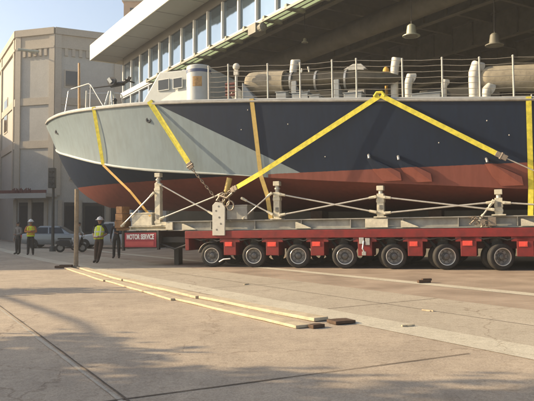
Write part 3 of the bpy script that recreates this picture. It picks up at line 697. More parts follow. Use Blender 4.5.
# power pack hanging ahead of the first axle
m_ = MB(); m_.box(-3.62, -2.12, .04, 2.3, .66, 1.26); m_.box(-3.66, -2.08, .0, 2.34, 1.26, 1.275); m_.box(-3.66, -3.58, -.01, .1, .56, 1.3); m_.box(-2.16, -2.08, -.01, .1, .6, 1.3)
pk = m_.build('power_pack', M['black'], tr, tb, bevel=.012)
m_ = MB(); m_.box(-3.55, -2.2, .012, .036, .69, 1.22); m_.build('banner', M['banner'], pk, tb)
m_ = MB(); m_.box(-3.5, -2.3, .002, .011, .74, .90); m_.build('banner_row', M['banner2'], pk, tb)
for y in (.4, 1.9): m_ = MB(); m_.box(-2.1, -.95, y-.1, y+.1, .85, 1.05); m_.build('coupling_bar', M['black'], tr, tb)
m_ = MB(); m_.tube([P3(-2.1, .2, .8), P3(-1.5, .15, .62), P3(-.95, .2, .8)], .04, 8); m_.build('coupling_hose', M['black'], tr, tb)
m_ = MB(); m_.box(-1.98, -1.78, .9, 1.2, .0, 1.05); m_.box(-2.0, -1.2, .75, 1.4, .62, 1.0); m_.build('landing_leg', M['black'], tr, tb, bevel=.01)
def text(txt, name, size, mt, parent, mw, wscale=1.0, ext=.004, width=None):
    cu = bpy.data.curves.new(name, 'FONT'); cu.body = txt; cu.size = size; cu.extrude = ext; cu.align_x = 'CENTER'; cu.align_y = 'CENTER'; cu.offset = .008*size/.2
    ob = bpy.data.objects.new(name, cu); COL.objects.link(ob); dg = bpy.context.evaluated_depsgraph_get(); me = bpy.data.meshes.new_from_object(ob.evaluated_get(dg))
    COL.objects.unlink(ob); bpy.data.objects.remove(ob)
    xs = [v.co.x for v in me.vertices]; cx = (max(xs)+min(xs))/2; k = width/(max(xs)-min(xs)) if width else 1
    for v in me.vertices: v.co.x = (v.co.x-cx)*k
    me.transform(mw); me.materials.clear(); me.materials.append(mt)
    o = bpy.data.objects.new(name, me); COL.objects.link(o); o.parent = parent; return o
TM = Matrix.Translation(P3(-2.87, .004, 1.06)-tb) @ Matrix.Rotation(R(90), 4, 'X')
text('MOTOR SERVICE', 'lettering', .25, M['bannertext'], pk, TM, width=1.16)

# ------------------------------------------------------------------ cradle on the transporter deck
ZD = 1.274
def ibeam(s0_, s1_, t, zb, zt, label, mt=None, w=.30):
    m_ = MB(); m_.box(s0_, s1_, t-w/2, t+w/2, zb, zb+.035); m_.box(s0_, s1_, t-w/2, t+w/2, zt-.035, zt); m_.box(s0_, s1_, t-.03, t+.03, zb+.035, zt-.035)
    n = int((s1_-s0_)/1.57)
    for i in range(n+1):
        x = s0_+.05+(s1_-s0_-.1)*i/max(1, n); m_.box(x-.012, x+.012, t-w/2+.01, t+w/2-.01, zb+.035, zt-.035)
    return single(m_, 'steel_beam', mt or M['beam'], (s0_+s1_)/2, t, zb, label, 'steel beam', bevel=.006)
ibeam(-1.72, 13.4, .18, ZD, 1.62, 'long grey steel beam along the near edge of the transporter deck')
ibeam(-1.72, 13.4, 4.9, ZD, 1.62, 'long grey steel beam along the far edge of the transporter deck')
ibeam(-3.35, -1.74, .16, 1.30, 1.46, 'short pale steel beam jutting out over the banner', M['creampost'], .34)
m_ = MB(); m_.box(-3.22, -2.36, -.02, .5, 1.463, 1.95); m_.box(-3.26, -2.32, -.04, .52, 1.90, 1.953)
single(m_, 'support_block', M['creampost'], -2.8, .2, 1.463, 'cream painted block on the short front beam under the bow', 'block', bevel=.012)
m_ = MB()
for k in range(3): m_.box(-3.98+.02*k, -3.62-.03*k, .0+.02*k, .55, 1.40+.27*k, 1.66+.27*k)
m_.box(-4.0, -3.3, .12, .44, 1.30, 1.395)
single(m_, 'timber_stack', M['timber'], -3.8, .3, 1.30, 'orange timber blocks stacked in front of the cream block under the bow', 'timber', bevel=.012)
for (s, lab) in ((-.6, 'dark timber cross block under the keel by the white plate'), (3.2, 'dark timber cross block under the keel, second from the bow'), (7.4, 'dark timber cross block under the keel, third from the bow'), (11.3, 'dark timber cross block under the keel at the stern end')):
    zk = spl(ZK, s-S0); m_ = MB(); m_.box(s-.35, s+.35, .9, 4.3, 1.30, 1.60); m_.box(s-.22, s+.22, 2.2, 3.0, 1.60, zk+.02)
    single(m_, 'keel_block', M['darkwood'], s, 2.6, 1.3, lab, 'timber block', 'keel blocks', bevel=.012)
posts = [(-2.15, 1.45, 'cream jack post nearest the bow, left of the white plate'), (2.47, 1.622, 'cream jack post beneath the tan strap'), (5.98, 1.622, 'cream jack post below the two slanting straps\' meeting point'), (9.5, 1.622, 'cream jack post with a chain hoist at its foot, near the right edge'), (12.7, 1.622, 'cream jack post beyond the vertical yellow strap')]
PT = .12
for (s, zb, lab) in posts:
    u = s-S0; v = 1; zt = spl(ZC, u)-.02
    # hull underside above the post
    for q in range(60):
        p = bot_pt(u, q/59, -1)
        if p.y <= PT+.12: zt = p.z; break
    o, b = frame('jack_post', s, PT, zb, lab, 'jack post', 'jack posts under the chine')
    zt = zt+.02; H_ = zt-zb
    hh = .32 if s < 4 else .20
    m_ = MB(); m_.box(s-.11, s+.11, PT-.10, PT+.10, zb+.04, zt-hh-.06); m_.box(s-.125, s+.125, PT-.115, PT+.115, zt-hh-.34, zt-hh-.24); m_.box(s-.125, s+.125, PT-.115, PT+.115, zb+.10, zb+.19); m_.build('column', M['creampost'], o, b, bevel=.01)
    m_ = MB(); m_.box(s-.03, s+.07, PT-.118, PT-.10, zb+.26, zb+.40); m_.build('slot', M['hub'], o, b)
    m_ = MB(); m_.box(s-.2, s+.2, PT-.18, PT+.18, zb, zb+.04); m_.build('base_plate', M['creampost'], o, b, bevel=.006)
    m_ = MB(); m_.tube([P3(s, PT, zt-hh-.07), P3(s, PT, zt-.08)], .07, 12); m_.lathe(P3(s, PT, zt-hh+.04), (0, 0, 1), [(0, .105), (.05, .105)], 8); m_.build('jack_screw', M['rod'], o, b, smooth=True, angle=30)
    m_ = MB(); m_.box(s-.11, s+.11, PT-.11, PT+.11, zt-.16, zt-.01); m_.build('head_plate', M['creampost'], o, b, bevel=.01)
# tall white plate with lifting holes and its hydraulic ram
o, b = frame('lashing_plate', .42, -.16, 1.1, 'white upright plate with bolt holes on the side of the transporter', 'plate')
m_ = MB(); pts = [(.17, 1.10), (.64, 1.10), (.66, 2.08), (.58, 2.22), (.3, 2.26), (.18, 2.14)]
m_.prism([P3(s, -.20, z) for s, z in pts], (0, .07, 0)); m_.build('plate', M['ventwhite'], o, b, bevel=.01)
m_ = MB()
for z in (1.3, 1.5, 1.72, 1.95, 2.1): m_.lathe(P3(.42+.1*math.sin(z*9), -.199, z), (0, -1, 0), [(0, .035), (.006, .035)], 10)
m_.build('bolt_hole', M['hub'], o, b)
m_ = MB(); m_.box(.68, 1.45, -.1, .5, 1.64, 2.1); m_.box(.66, 1.47, -.12, .52, 2.1, 2.14); m_.build('winch_box', M['beam'], o, b, bevel=.015)
m_ = MB(); m_.tube([P3(.55, -.08, 2.2), P3(.66, -.06, 2.62)], .05, 10); m_.tube([P3(.66, -.06, 2.60), P3(.78, -.04, 3.08)], .10, 12); single(m_, 'hydraulic_ram', M['tanweb'], .6, -.08, 2.2, 'tan hydraulic ram leaning above the white plate', 'ram', smooth=True, angle=40)
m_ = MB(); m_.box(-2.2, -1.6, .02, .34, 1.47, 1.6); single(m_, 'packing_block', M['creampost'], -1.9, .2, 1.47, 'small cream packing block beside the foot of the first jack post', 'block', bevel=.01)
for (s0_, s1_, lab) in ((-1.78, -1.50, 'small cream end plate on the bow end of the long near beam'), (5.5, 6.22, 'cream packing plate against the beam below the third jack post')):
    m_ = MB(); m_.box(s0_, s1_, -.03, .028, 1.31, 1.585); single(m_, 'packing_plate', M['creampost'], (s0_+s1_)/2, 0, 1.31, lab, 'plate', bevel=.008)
for (s, lab) in ((-1.12, 'cream solid triangle for a sunlit patch on the beam just left of the white plate'), (3.15, 'cream solid triangle for a sunlit patch on the beam right of the second jack post'), (6.62, 'cream solid triangle for a sunlit patch on the beam right of the third jack post'), (10.1, 'cream solid triangle for a sunlit patch on the beam right of the fourth jack post')):
    m_ = MB(); m_.prism([P3(s, -.02, 1.31), P3(s+.55, -.02, 1.31), P3(s+.5, -.02, 1.34), P3(s+.06, -.02, 1.52), P3(s, -.02, 1.52)], (0, .045, 0)); single(m_, 'sunlit_patch', M['creampost'], s+.25, 0, 1.31, lab, 'sunlit_patch', 'sunlit patches built onto the near beam')  # solid cream triangles stand in for patches of sun on the beam
# diagonal tie rods
rods = [((-2.1, 3.02), (.12, 1.85), 'tie rod from the top of the first jack post down to the white plate'),
        ((-1.98, 1.72), (.5, 2.55), 'tie rod from the foot of the first jack post up to the white plate'),
        ((-2.25, 2.66), (-3.62, 1.48), 'tie rod from the first jack post down to the left over the cream block'),
        ((2.32, 2.50), (1.28, 1.68), 'tie rod from the second jack post down to the winch box'),
        ((1.25, 2.36), (2.34, 1.80), 'tie rod from the winch box down to the foot of the second jack post'),
        ((2.62, 2.46), (5.84, 1.80), 'tie rod sloping down right from the second jack post to the third'),
        ((2.62, 1.76), (5.84, 2.28), 'tie rod rising right from the foot of the second jack post'),
        ((6.13, 2.26), (9.35, 1.80), 'tie rod sloping down right from the third jack post to the fourth'),
        ((6.13, 1.76), (9.35, 2.02), 'tie rod rising right from the foot of the third jack post'),
        ((9.64, 2.00), (12.5, 1.74), 'tie rod running right from the fourth jack post'),
        ((9.36, 2.06), (8.95, 1.50), 'short chain hoist slung left from the fourth jack post to the deck')]
for (a, c, lab) in rods:
    A, B = P3(a[0], -.06, a[1]), P3(c[0], -.06, c[1]); dv = (B-A).normalized()
    o, b = frame('tie_rod', A.x, A.y, A.z, lab, 'tie rod', 'tie rods between the jack posts')
    m_ = MB(); m_.tube([A, B], .026, 8); m_.build('rod', M['rod'], o, b, smooth=True)
    for p, q in ((A, dv), (B, -dv)):
        m_ = MB(); m_.tube([p-q*.03, p+q*.2], [.05, .04], 8); m_.tube([p+Vector((0, -.05, 0)), p+Vector((0, .12, 0))], .04, 8); m_.build('clevis', M['creampost'], o, b, smooth=True)
m_ = MB()
for i in range(26):
    p = P3(8.85+rnd.uniform(-.2, .45), -.06+rnd.uniform(-.08, .04), 1.30+rnd.random()**1.5*.36); m_.tube([p+Vector((rnd.uniform(-.1, .1), 0, rnd.uniform(-.07, .07))), p, p+Vector((rnd.uniform(-.1, .1), rnd.uniform(-.04, .04), rnd.uniform(-.07, .07)))], .022, 5)
m_.box(9.2, 9.42, -.12, .02, 1.33, 1.58); m_.box(8.98, 9.12, -.13, -.0, 1.38, 1.52)
single(m_, 'chain_heap', M['chain'], 9.1, -.06, 1.28, 'heap of loose chain and fittings at the foot of the fourth jack post', 'chain', bevel=0)

# ------------------------------------------------------------------ museum hall
def fp(L, off, z): p = Q(L, off); return Vector((p.x, p.y, z))
mu0 = Q(0, 0); FR = Matrix(((FD.x, -FN.x, 0), (FD.y, -FN.y, 0), (0, 0, 1))).to_4x4()   # local x along, y inwards, z up
museum = empty('museum_hall', (mu0.x, mu0.y, 0), 'glazed museum hall with cream roof overhang and folded-up door behind the boat', 'museum', None, FR)
def mbox(mb, L0, L1, y0, y1, z0, z1): mb.box(L0, L1, y0, y1, z0, z1)
LE = 44
m_ = MB(); m_.box(-2.95, LE+2, -2.0, 30, 14.46, 15.1); m_.prism([(-2.95, -2.0, 15.1), (LE+2, -2.0, 15.1), (LE+2, 30, 16.0), (-2.95, 30, 16.0)], (0, 0, .05)); roof = m_.build('roof', M['soffit'], museum)
m_ = MB(); m_.box(-3.01, LE+2, -2.06, -2.0, 14.15, 15.36); m_.box(-3.01, -2.955, -2.0, 30, 14.15, 15.36); m_.build('fascia', M['cream'], roof, bevel=.02)
m_ = MB(); m_.box(-2.95, LE+2, -2.0, -.02, 14.2, 14.455); m_.build('soffit', M['soffit'], roof)
for i in range(16):
    x = -1.0+i*2.9; m_ = MB(); m_.box(x-.02, x+.02, -1.99, -.1, 14.19, 14.2); m_.build('soffit_seam', M['header'], roof)
m_ = MB(); m_.box(-1.1, LE, .0, .25, 13.62, 14.46); m_.build('header', M['header'], museum)
m_ = MB(); m_.box(-1.2, LE, -.18, .22, 11.12, 11.46); m_.box(-1.2, LE, -.10, .18, 11.02, 11.12); m_.build('transom_beam', M['whitemetal'], museum, bevel=.01)
LM = [-1.1+1.85*i for i in range(25)]
for a, c in zip(LM, LM[1:]):
    m_ = MB(); m_.box(a+.06, c-.06, .08, .10, 11.46, 13.62); m_.build('window', M['glass'], museum)
for a in LM:
    m_ = MB(); m_.box(a-.06, a+.06, -.06, .16, 11.46, 13.62); m_.build('mullion', M['whitemetal'], museum, bevel=.01)
# full height glazed bay at the left end
for a, c in zip(LM[:4], LM[1:5]):
    for (z0_, z1_) in ((-1.5, 2.6), (2.75, 6.8), (6.95, 11.02)):
        m_ = MB(); m_.box(a+.06, c-.06, .08, .10, z0_, z1_); m_.build('window', M['glass'], museum)
for i, a in enumerate(LM[:5]):
    w = .06 if i < 4 else .22
    m_ = MB(); m_.box(a-w, a+w, -.06, .2 if i < 4 else .5, -1.5, 11.02); m_.build('mullion' if i < 4 else 'pillar', M['whitemetal'], museum, bevel=.01)
m_ = MB(); m_.box(LM[0], LM[4], -.04, .14, 2.6, 2.75); m_.box(LM[0], LM[4], -.04, .14, 6.8, 6.95); m_.build('transom_bar', M['whitemetal'], museum)
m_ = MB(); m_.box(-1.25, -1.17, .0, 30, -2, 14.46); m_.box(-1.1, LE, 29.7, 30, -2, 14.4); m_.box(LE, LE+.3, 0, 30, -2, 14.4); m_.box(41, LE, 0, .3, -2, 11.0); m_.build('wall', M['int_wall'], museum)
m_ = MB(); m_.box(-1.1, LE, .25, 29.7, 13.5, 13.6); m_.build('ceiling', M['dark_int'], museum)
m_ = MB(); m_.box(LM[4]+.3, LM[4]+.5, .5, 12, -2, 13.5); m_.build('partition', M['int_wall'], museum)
# roof girders parallel to the front, purlins across, a duct
for y, z0_, z1_ in ((3.0, 12.3, 13.5), (8.5, 11.9, 13.5), (14.0, 11.9, 13.5), (20, 11.9, 13.5)):
    m_ = MB(); m_.box(6.5, 43.8, y-.18, y+.18, z0_, z0_+.08); m_.box(6.5, 43.8, y-.18, y+.18, z1_-.1, z1_); m_.box(6.5, 43.8, y-.04, y+.04, z0_+.08, z1_-.1)
    for k in range(24):
        x = 6.8+k*1.55; m_.box(x-.02, x+.02, y-.16, y+.16, z0_+.08, z1_-.1)
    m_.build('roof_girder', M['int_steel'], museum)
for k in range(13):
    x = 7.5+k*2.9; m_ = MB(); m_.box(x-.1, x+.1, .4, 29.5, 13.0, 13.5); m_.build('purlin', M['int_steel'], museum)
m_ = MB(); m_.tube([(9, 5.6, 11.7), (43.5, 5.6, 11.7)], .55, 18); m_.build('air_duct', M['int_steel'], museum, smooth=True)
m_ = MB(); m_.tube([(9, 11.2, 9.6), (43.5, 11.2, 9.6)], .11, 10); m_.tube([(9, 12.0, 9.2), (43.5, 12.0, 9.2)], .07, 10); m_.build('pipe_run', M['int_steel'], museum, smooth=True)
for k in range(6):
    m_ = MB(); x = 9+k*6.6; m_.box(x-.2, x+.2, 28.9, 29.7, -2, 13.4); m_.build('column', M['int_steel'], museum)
# folded-up hangar door hanging under the transom beam
m_ = MB()
m_.box(LM[4]+.3, 41, -1.05, -.95, 10.72, 10.84); m_.box(LM[4]+.3, 41, -.16, -.06, 10.86, 11.0); m_.box(LM[4]+.3, 41, -.62, -.52, 10.80, 10.92)
for k in range(19):
    x = LM[4]+.4+k*1.87; m_.box(x-.09, x+.09, -1.05, -.06, 10.74, 10.98)
fd = m_.build('folded_door', M['doorframe'], museum, bevel=.008)
for k in range(18):
    x = LM[4]+.4+k*1.87
    for (y0, y1, zz) in ((-.93, -.64, 10.80), (-.5, -.18, 10.90)):
        m_ = MB(); m_.box(x+.2, x+1.66, y0, y1, zz-.012, zz+.012); m_.build('door_panel', M['doorglass'], fd)
m_ = MB(); m_.box(20.6, 21.3, -1.25, -.7, 10.3, 10.75); m_.lathe((21.3, -1.0, 10.5), (1, 0, 0), [(0, .2), (.3, .2), (.35, .1)], 12); m_.build('door_motor', M['int_steel'], fd)
# hanging lamps
def lamp(L, y, z, r, drop, label, mt='lampwhite'):
    p = Q(L, -y); o = empty('pendant_lamp', (p.x, p.y, z), label, 'lamp', 'lamps hanging in the hall'); m_ = MB()
    m_.lathe((0, 0, 0), (0, 0, 1), [(0, r), (.03, r), (.05, r*.86), (r*.2, r*.60), (r*.8, r*.52), (r*1.2, r*.46), (r*1.36, r*.3), (r*1.37, .03)], 24); sh = m_.build('lamp_shade', M[mt], o, smooth=True)
    m_ = MB(); m_.lathe((0, 0, -.015), (0, 0, 1), [(0, r*.72), (.012, r*.72)], 20); m_.build('lens', M['int_steel'], sh)
    m_ = MB(); m_.tube([(0, 0, r*1.36), (0, 0, drop)], .014, 6); m_.build('stem', M['black'], o)
LAMPS = ((28.4, 1.6, 8.75, .34, 4.78, 'bell lamp with a pale ring, hanging above the white cowl vent'),
         (21.3, 1.5, 10.2, .16, 3.3, 'small narrow lamp on a drop stem near the folded door'),
         (31.0, 3.2, 8.0, .33, 5.5, 'dim bell lamp hanging above the covered torpedo at the stern', 'int_steel'))
for l_ in LAMPS: lamp(*l_)

# ------------------------------------------------------------------ warehouse at the street corner
A0 = Vector((-18.7, 56)); c_ = Vector((-.955, .296)).normalized()
B1 = A0+c_*4.05                                   # chamfer to the left corner
sd_ = Vector((-.50, .866)); rd_ = Vector((.905, .425)).normalized()
C1 = B1+sd_*40; D1 = A0+rd_*16
wz0, wz1 = -.6, 18.6
wh = empty('corner_warehouse', (A0.x, A0.y, -.2), 'tall buff stucco warehouse with a chamfered corner and awning at the far left', 'building')
wb = Vector((A0.x, A0.y, -.2))
def wall_strip(mb, p, q, z0, z1, out, th):        # box on the face p->q, standing out by 'out'
    p, q = Vector(p), Vector(q); dr = (q-p).normalized(); nn = Vector((dr.y, -dr.x))
    if nn.dot(Vector((0, -1))) < 0: nn = -nn
    a, b2, c2, d2 = p+nn*out, q+nn*out, q+nn*(out-th), p+nn*(out-th)
    mb.hexa([(a.x, a.y, z0), (b2.x, b2.y, z0), (c2.x, c2.y, z0), (d2.x, d2.y, z0), (a.x, a.y, z1), (b2.x, b2.y, z1), (c2.x, c2.y, z1), (d2.x, d2.y, z1)])
def along(p, q, u): return Vector(p)+(Vector(q)-Vector(p)).normalized()*u
m_ = MB(); E1 = C1+Vector((30, 30)); m_.prism([(x.x, x.y, wz0) for x in (A0, D1, D1+Vector((-10, 22)), E1, C1, B1)], (0, 0, wz1-wz0)); m_.build('wall', M['bgpanel'], wh, wb)
m_ = MB()
for (p, q) in ((B1, A0), (A0, D1), (C1, B1)):
    wall_strip(m_, p, q, 18.15, 18.75, .22, .6); wall_strip(m_, p, q, 17.12, 18.15, .08, .3); wall_strip(m_, p, q, 16.95, 17.12, .18, .4)
    wall_strip(m_, p, q, 8.1, 8.75, .10, .3); wall_strip(m_, p, q, 11.95, 12.6, .10, .3)
m_.build('cornice', M['bgtrim'], wh, wb)
m_ = MB()
for (p, q, n) in ((B1, A0, 7), (A0, D1, 26)):
    Ln = (Vector(q)-Vector(p)).length
    for i in range(n):
        u = .35+(Ln-.7)*i/(n-1); wall_strip(m_, along(p, q, u-.14), along(p, q, u+.14), 16.30, 16.95, .14, .3)
m_.build('corbel', M['bgtrim'], wh, wb)
m_ = MB()
for (p, q, u0s) in ((B1, A0, (0, 3.55)), (A0, D1, (0, 5.2, 10.4)), (C1, B1, (3, 10, 17, 24, 31, 38.9))):
    for u in u0s: wall_strip(m_, along(p, q, u), along(p, q, u+.55), 3.9, 18.14, .15, .4)
m_.build('pilaster', M['bgbrick'], wh, wb)
for (u, z0_, z1_) in ((.80, 13.5, 15.1), (6.5, 13.5, 15.1), (1.3, 5.2, 7.0)):
    m_ = MB(); wall_strip(m_, along(A0, D1, u), along(A0, D1, u+1.25), z0_, z1_, .05, .2); fo = m_.build('window', M['bgtrim'], wh, wb)
    m_ = MB(); wall_strip(m_, along(A0, D1, u+.12), along(A0, D1, u+1.13), z0_+.12, z1_-.12, .07, .05); m_.build('pane', M['shopglass'], fo, wb)
for u in (5, 12, 19, 26, 33):
    m_ = MB(); wall_strip(m_, along(C1, B1, u), along(C1, B1, u+2.2), 10.2, 13.6, .05, .2); fo = m_.build('window', M['bgtrim'], wh, wb)
    m_ = MB(); wall_strip(m_, along(C1, B1, u+.15), along(C1, B1, u+2.05), 10.35, 13.45, .07, .05); m_.build('pane', M['shopglass'], fo, wb)
m_ = MB(); p = along(B1, A0, 1.9); nn = Vector((-.296, -.955)); m_.tube([(p.x+nn.x*.1, p.y+nn.y*.1, 16.6), (p.x+nn.x*.7-.4, p.y+nn.y*.7, 16.7)], .06, 6); m_.tube([(p.x-.9+nn.x*.8, p.y+nn.y*.8, 16.75), (p.x+.9+nn.x*.8, p.y+nn.y*.8, 16.55)], .13, 8); m_.build('flood_lamp', M['lampwhite'], wh, wb, smooth=True)
# ground floor: posts, dark openings, awning
m_ = MB()
for (p, q, spans) in ((B1, A0, ((.5, 1.5), (1.9, 3.1))), (A0, D1, ((.9, 2.0), (2.5, 4.4), (5.0, 7.2), (7.8, 10), (10.6, 13)))):
    for (u0, u1) in spans: wall_strip(m_, along(p, q, u0), along(p, q, u1), -.3, 3.3, .04, .1)
m_.build('shop_front', M['shopdark'], wh, wb)
for (p, q, spans) in ((B1, A0, ((.62, 1.38),)), (A0, D1, ((1.0, 1.9), (2.7, 4.2), (5.2, 7.0)))):
    for (u0, u1) in spans: m_ = MB(); wall_strip(m_, along(p, q, u0), along(p, q, u1), .7, 3.0, .055, .03); m_.build('shop_window', M['shopglass'], wh, wb)
for (p, q, us_) in ((B1, A0, (0, 1.55, 3.2)), (A0, D1, (.36, 2.05, 4.5, 7.4, 10.1))):
    for u in us_: m_ = MB(); wall_strip(m_, along(p, q, u), along(p, q, u+.34), -.4, 3.5, .18, .3); m_.build('shop_post', M['bgbrick'], wh, wb)
aw0 = B1+c_*.6; m_ = MB()
wall_strip(m_, aw0, A0-c_*.3, 3.75, 4.05, 1.5, 1.6); wall_strip(m_, aw0, A0-c_*.3, 3.62, 3.75, 1.5, .08); aw = m_.build('awning', M['bgpanel'], wh, wb)
m_ = MB(); wall_strip(m_, aw0, A0-c_*.3, 4.05, 4.32, 1.46, .06); m_.build('awning_fascia', M['redpaint'], aw, wb)
m_ = MB()
for i, (u, w) in enumerate(((1.55, .3), (1.95, .22), (2.3, .35), (2.8, .25), (3.15, .3))):
    for j in range(3): wall_strip(m_, along(aw0, A0, u+w*j/3), along(aw0, A0, u+w*j/3+w*.26), 4.1+.04*((i+j) % 2), 4.40+.05*((i*2+j) % 3), 1.53, .05)
m_.build('sign_ornament', M['redpaint'], aw, wb)
# tan tower beyond the museum roof
def tower():
    o = empty('tan_tower', (-16.9, 82, 0), 'tan masonry tower top peeping over the cream roof edge', 'building'); m_ = MB()
    m_.box(-1.2, 5, -2, 6, -1, 29.4); m_.build('wall', M['tan'], o)
    m_ = MB(); m_.box(-1.4, 5.2, -2.2, 6.2, 29.4, 30.2); m_.build('cornice', M['bgtrim'], o)
    m_ = MB()
    for x in (-.4, .9, 2.2, 3.5): m_.box(x, x+.6, -2.05, -1.9, 27, 28.6)
    m_.build('window', M['shopglass'], o)
tower()
# pale wall between the warehouse and the museum, far down the street
m_ = MB(); m_.box(-8, 6, 0, 4, -1, 12); o = m_.build('back_building', M['tieblue']); o.location = (-12.5, 66, 0); tag(o, 'blue grey building seen low down under the bow, beyond the cars', 'building')

# ------------------------------------------------------------------ street furniture and vehicles at the left
def zed(x, y): return gz(x, y)
x, y = -6.83, 22.95
m_ = MB(); m_.tube([(0, 0, -.1), (0, 0, 2.82)], [.085, .075], 10); m_.lathe((0, 0, 0), (0, 0, 1), [(0, .14), (.06, .14), (.07, .09)], 10); o = m_.build('wooden_post', M['oldwood'], smooth=True, angle=30); o.location = (x, y, zed(x, y)); tag(o, 'weathered wooden post standing at the kerb end under the bow', 'post')
x, y = -12.7, 38.0
ts = empty('traffic_signal', (x, y, zed(x, y)), 'dark traffic signal on a slim post before the corner warehouse', 'traffic signal')
m_ = MB(); m_.tube([(0, 0, 0), (0, 0, 4.9)], [.10, .075], 10); m_.lathe((0, 0, 0), (0, 0, 1), [(0, .2), (.3, .18), (.34, .1)], 12); m_.build('pole', M['signalpole'], ts, smooth=True, angle=30)
m_ = MB(); m_.box(-.22, .2, -.32, -.06, 3.75, 4.95); hd = m_.build('signal_head', M['signalhead'], ts, bevel=.03)
for k, z in enumerate((4.02, 4.35, 4.68)):
    m_ = MB(); m_.lathe((-.01, -.325, z), (0, -1, 0), [(0, .11), (.02, .10)], 14); m_.tube([(-.12, -.32, z+.02), (-.12, -.45, z+.04), (.10, -.45, z+.04), (.10, -.32, z+.02)], .02, 5); m_.build('lens', M['signalhead'], hd, smooth=True)
def car(name, label, loc, rz, paint, van=False):
    o = empty(name, (loc[0], loc[1], zed(*loc)), label, 'car', 'cars parked along the street', Matrix.Rotation(rz, 4, 'Z'))
    # body: lofted sections along x
    secs = [(-2.25, .62, .42, .78), (-2.15, .78, .32, .95), (-1.7, .86, .26, 1.0), (-.9, .89, .24, 1.0), (.3, .89, .24, .98), (1.1, .88, .26, .95), (1.8, .84, .28, .86), (2.15, .76, .32, .76), (2.28, .6, .42, .66)]
    m_ = MB(); rows = []
    for (x, w, zb, zt) in secs:
        rows.append([Vector((x, a*w, z)) for a, z in ((-.9, zb), (-1, zb+.12), (-1.0, (zb+zt)/2), (-.97, zt-.08), (-.85, zt), (.85, zt), (.97, zt-.08), (1.0, (zb+zt)/2), (1, zb+.12), (.9, zb))])
    m_.grid(rows, 0, True); m_.poly(rows[0]); m_.poly(rows[-1]); m_.build('body', paint, o, smooth=True, angle=40)
    h = 1.48 if not van else 1.75
    base = [(-2.0 if van else -1.75, .80, .93), (-1.6 if van else -1.0, .64, h), (.15, .66, h), (1.05, .80, .93)]
    m_ = MB(); rows = [[Vector((x, -w, z)), Vector((x, w, z))] for x, w, z in base]; m_.grid(rows)
    m_.poly([r[0] for r in rows]); m_.poly([r[1] for r in rows]); m_.build('cabin', paint, o, bevel=.04)
    for sg in (-1, 1):
        for (xa, xb) in ((-1.35, -.45), (-.37, .62)):
            m_ = MB(); yl = lambda z: sg*(.80-.155*(z-.93)/(h-.93)+.012)
            xt = lambda x: x*.78-.12
            pts = [(xa, .98), (xb, .98), (xt(xb), h-.1), (xt(xa), h-.1)]; m_.prism([Vector((x, yl(z), z)) for x, z in pts], (0, -sg*.03, 0)); m_.build('window', M['carglass'], o)
    for (pa, pb) in ((base[3], base[2]), (base[0], base[1])):
        A_, B_ = Vector((pa[0], 0, pa[2])), Vector((pb[0], 0, pb[2])); u1, u2 = A_.lerp(B_, .12), A_.lerp(B_, .88); nn = Vector((.02 if pa[0] > 0 else -.02, 0, .012))
        m_ = MB(); m_.prism([u1+Vector((0, -.72, 0))+nn, u1+Vector((0, .72, 0))+nn, u2+Vector((0, .58, 0))+nn, u2+Vector((0, -.58, 0))+nn], -nn*1.5); m_.build('windscreen', M['carglass'], o)
    for sg in (-1, 1):
        m_ = MB(); m_.box(2.14, 2.27, sg*.62-.14, sg*.62+.14, .58, .72); m_.build('headlight', M['lampclear'], o, bevel=.02)
        m_ = MB(); m_.box(-2.27, -2.16, sg*.64-.12, sg*.64+.12, .68, .88); m_.build('tail_light', M['lampred'], o, bevel=.02)
        for xx in (-1.38, 1.42):
            m_ = MB(); m_.lathe((xx, sg*.80, .32), (0, sg, 0), [(-.1, .2), (-.1, .3), (-.06, .32), (.06, .32), (.1, .3), (.1, .2)], 24); w = m_.build('wheel', M['rubber'], o, smooth=True)
            m_ = MB(); m_.lathe((xx, sg*.86, .32), (0, sg, 0), [(0, .2), (.03, .2), (.045, .06)], 16); m_.build('rim', M['rim'], w, smooth=True)
    return o
car('parked_car', 'pale silver car parked behind the worker at the far left', (-14.2, 43.5), R(4), M['carsilver'])
car('parked_car', 'white car parked behind the worker beside the wooden post', (-10.6, 43.0), R(184), M['carwhite'], True)
# motorcycle-like dark scooter between
def scooter(x, y):
    o = empty('motor_scooter', (x, y, zed(x, y)), 'dark motor scooter parked by the traffic signal', 'scooter', None, Matrix.Rotation(R(15), 4, 'Z'))
    for xx in (-.6, .62):
        m_ = MB(); m_.lathe((xx, -.05, .26), (0, 1, 0), [(0, .17), (.0, .24), (.03, .26), (.08, .26), (.11, .24), (.11, .17)], 20); w = m_.build('wheel', M['rubber'], o, smooth=True)
        m_ = MB(); m_.lathe((xx, -.06, .26), (0, 1, 0), [(0, .15), (.13, .15)], 14); m_.build('rim', M['rim'], w, smooth=True)
    m_ = MB(); m_.grid([[Vector((xx, a*w, z)) for a, z in ((-1, zb), (-1, zt), (1, zt), (1, zb))] for (xx, w, zb, zt) in ((-.85, .06, .5, .62), (-.6, .16, .38, .72), (-.1, .17, .3, .7), (.05, .14, .26, .36), (.4, .14, .26, .36), (.52, .16, .3, .8), (.6, .1, .5, .95))], 0, True); m_.build('body', M['carblack'], o, smooth=True, angle=60)
    m_ = MB(); m_.box(-.75, .02, -.13, .13, .74, .82); m_.build('seat', M['rubber'], o, bevel=.03)
    m_ = MB(); m_.tube([(.56, -.33, 1.05), (.6, 0, 1.0), (.56, .33, 1.05)], .02, 6); m_.tube([(.6, 0, 1.0), (.66, 0, .3)], .035, 8); m_.build('handlebar', M['black'], o, smooth=True)
    m_ = MB(); m_.ellip((.66, 0, .9), .07, .1, .08); m_.build('headlight', M['lampclear'], o, smooth=True)
scooter(-11.3, 37.0)

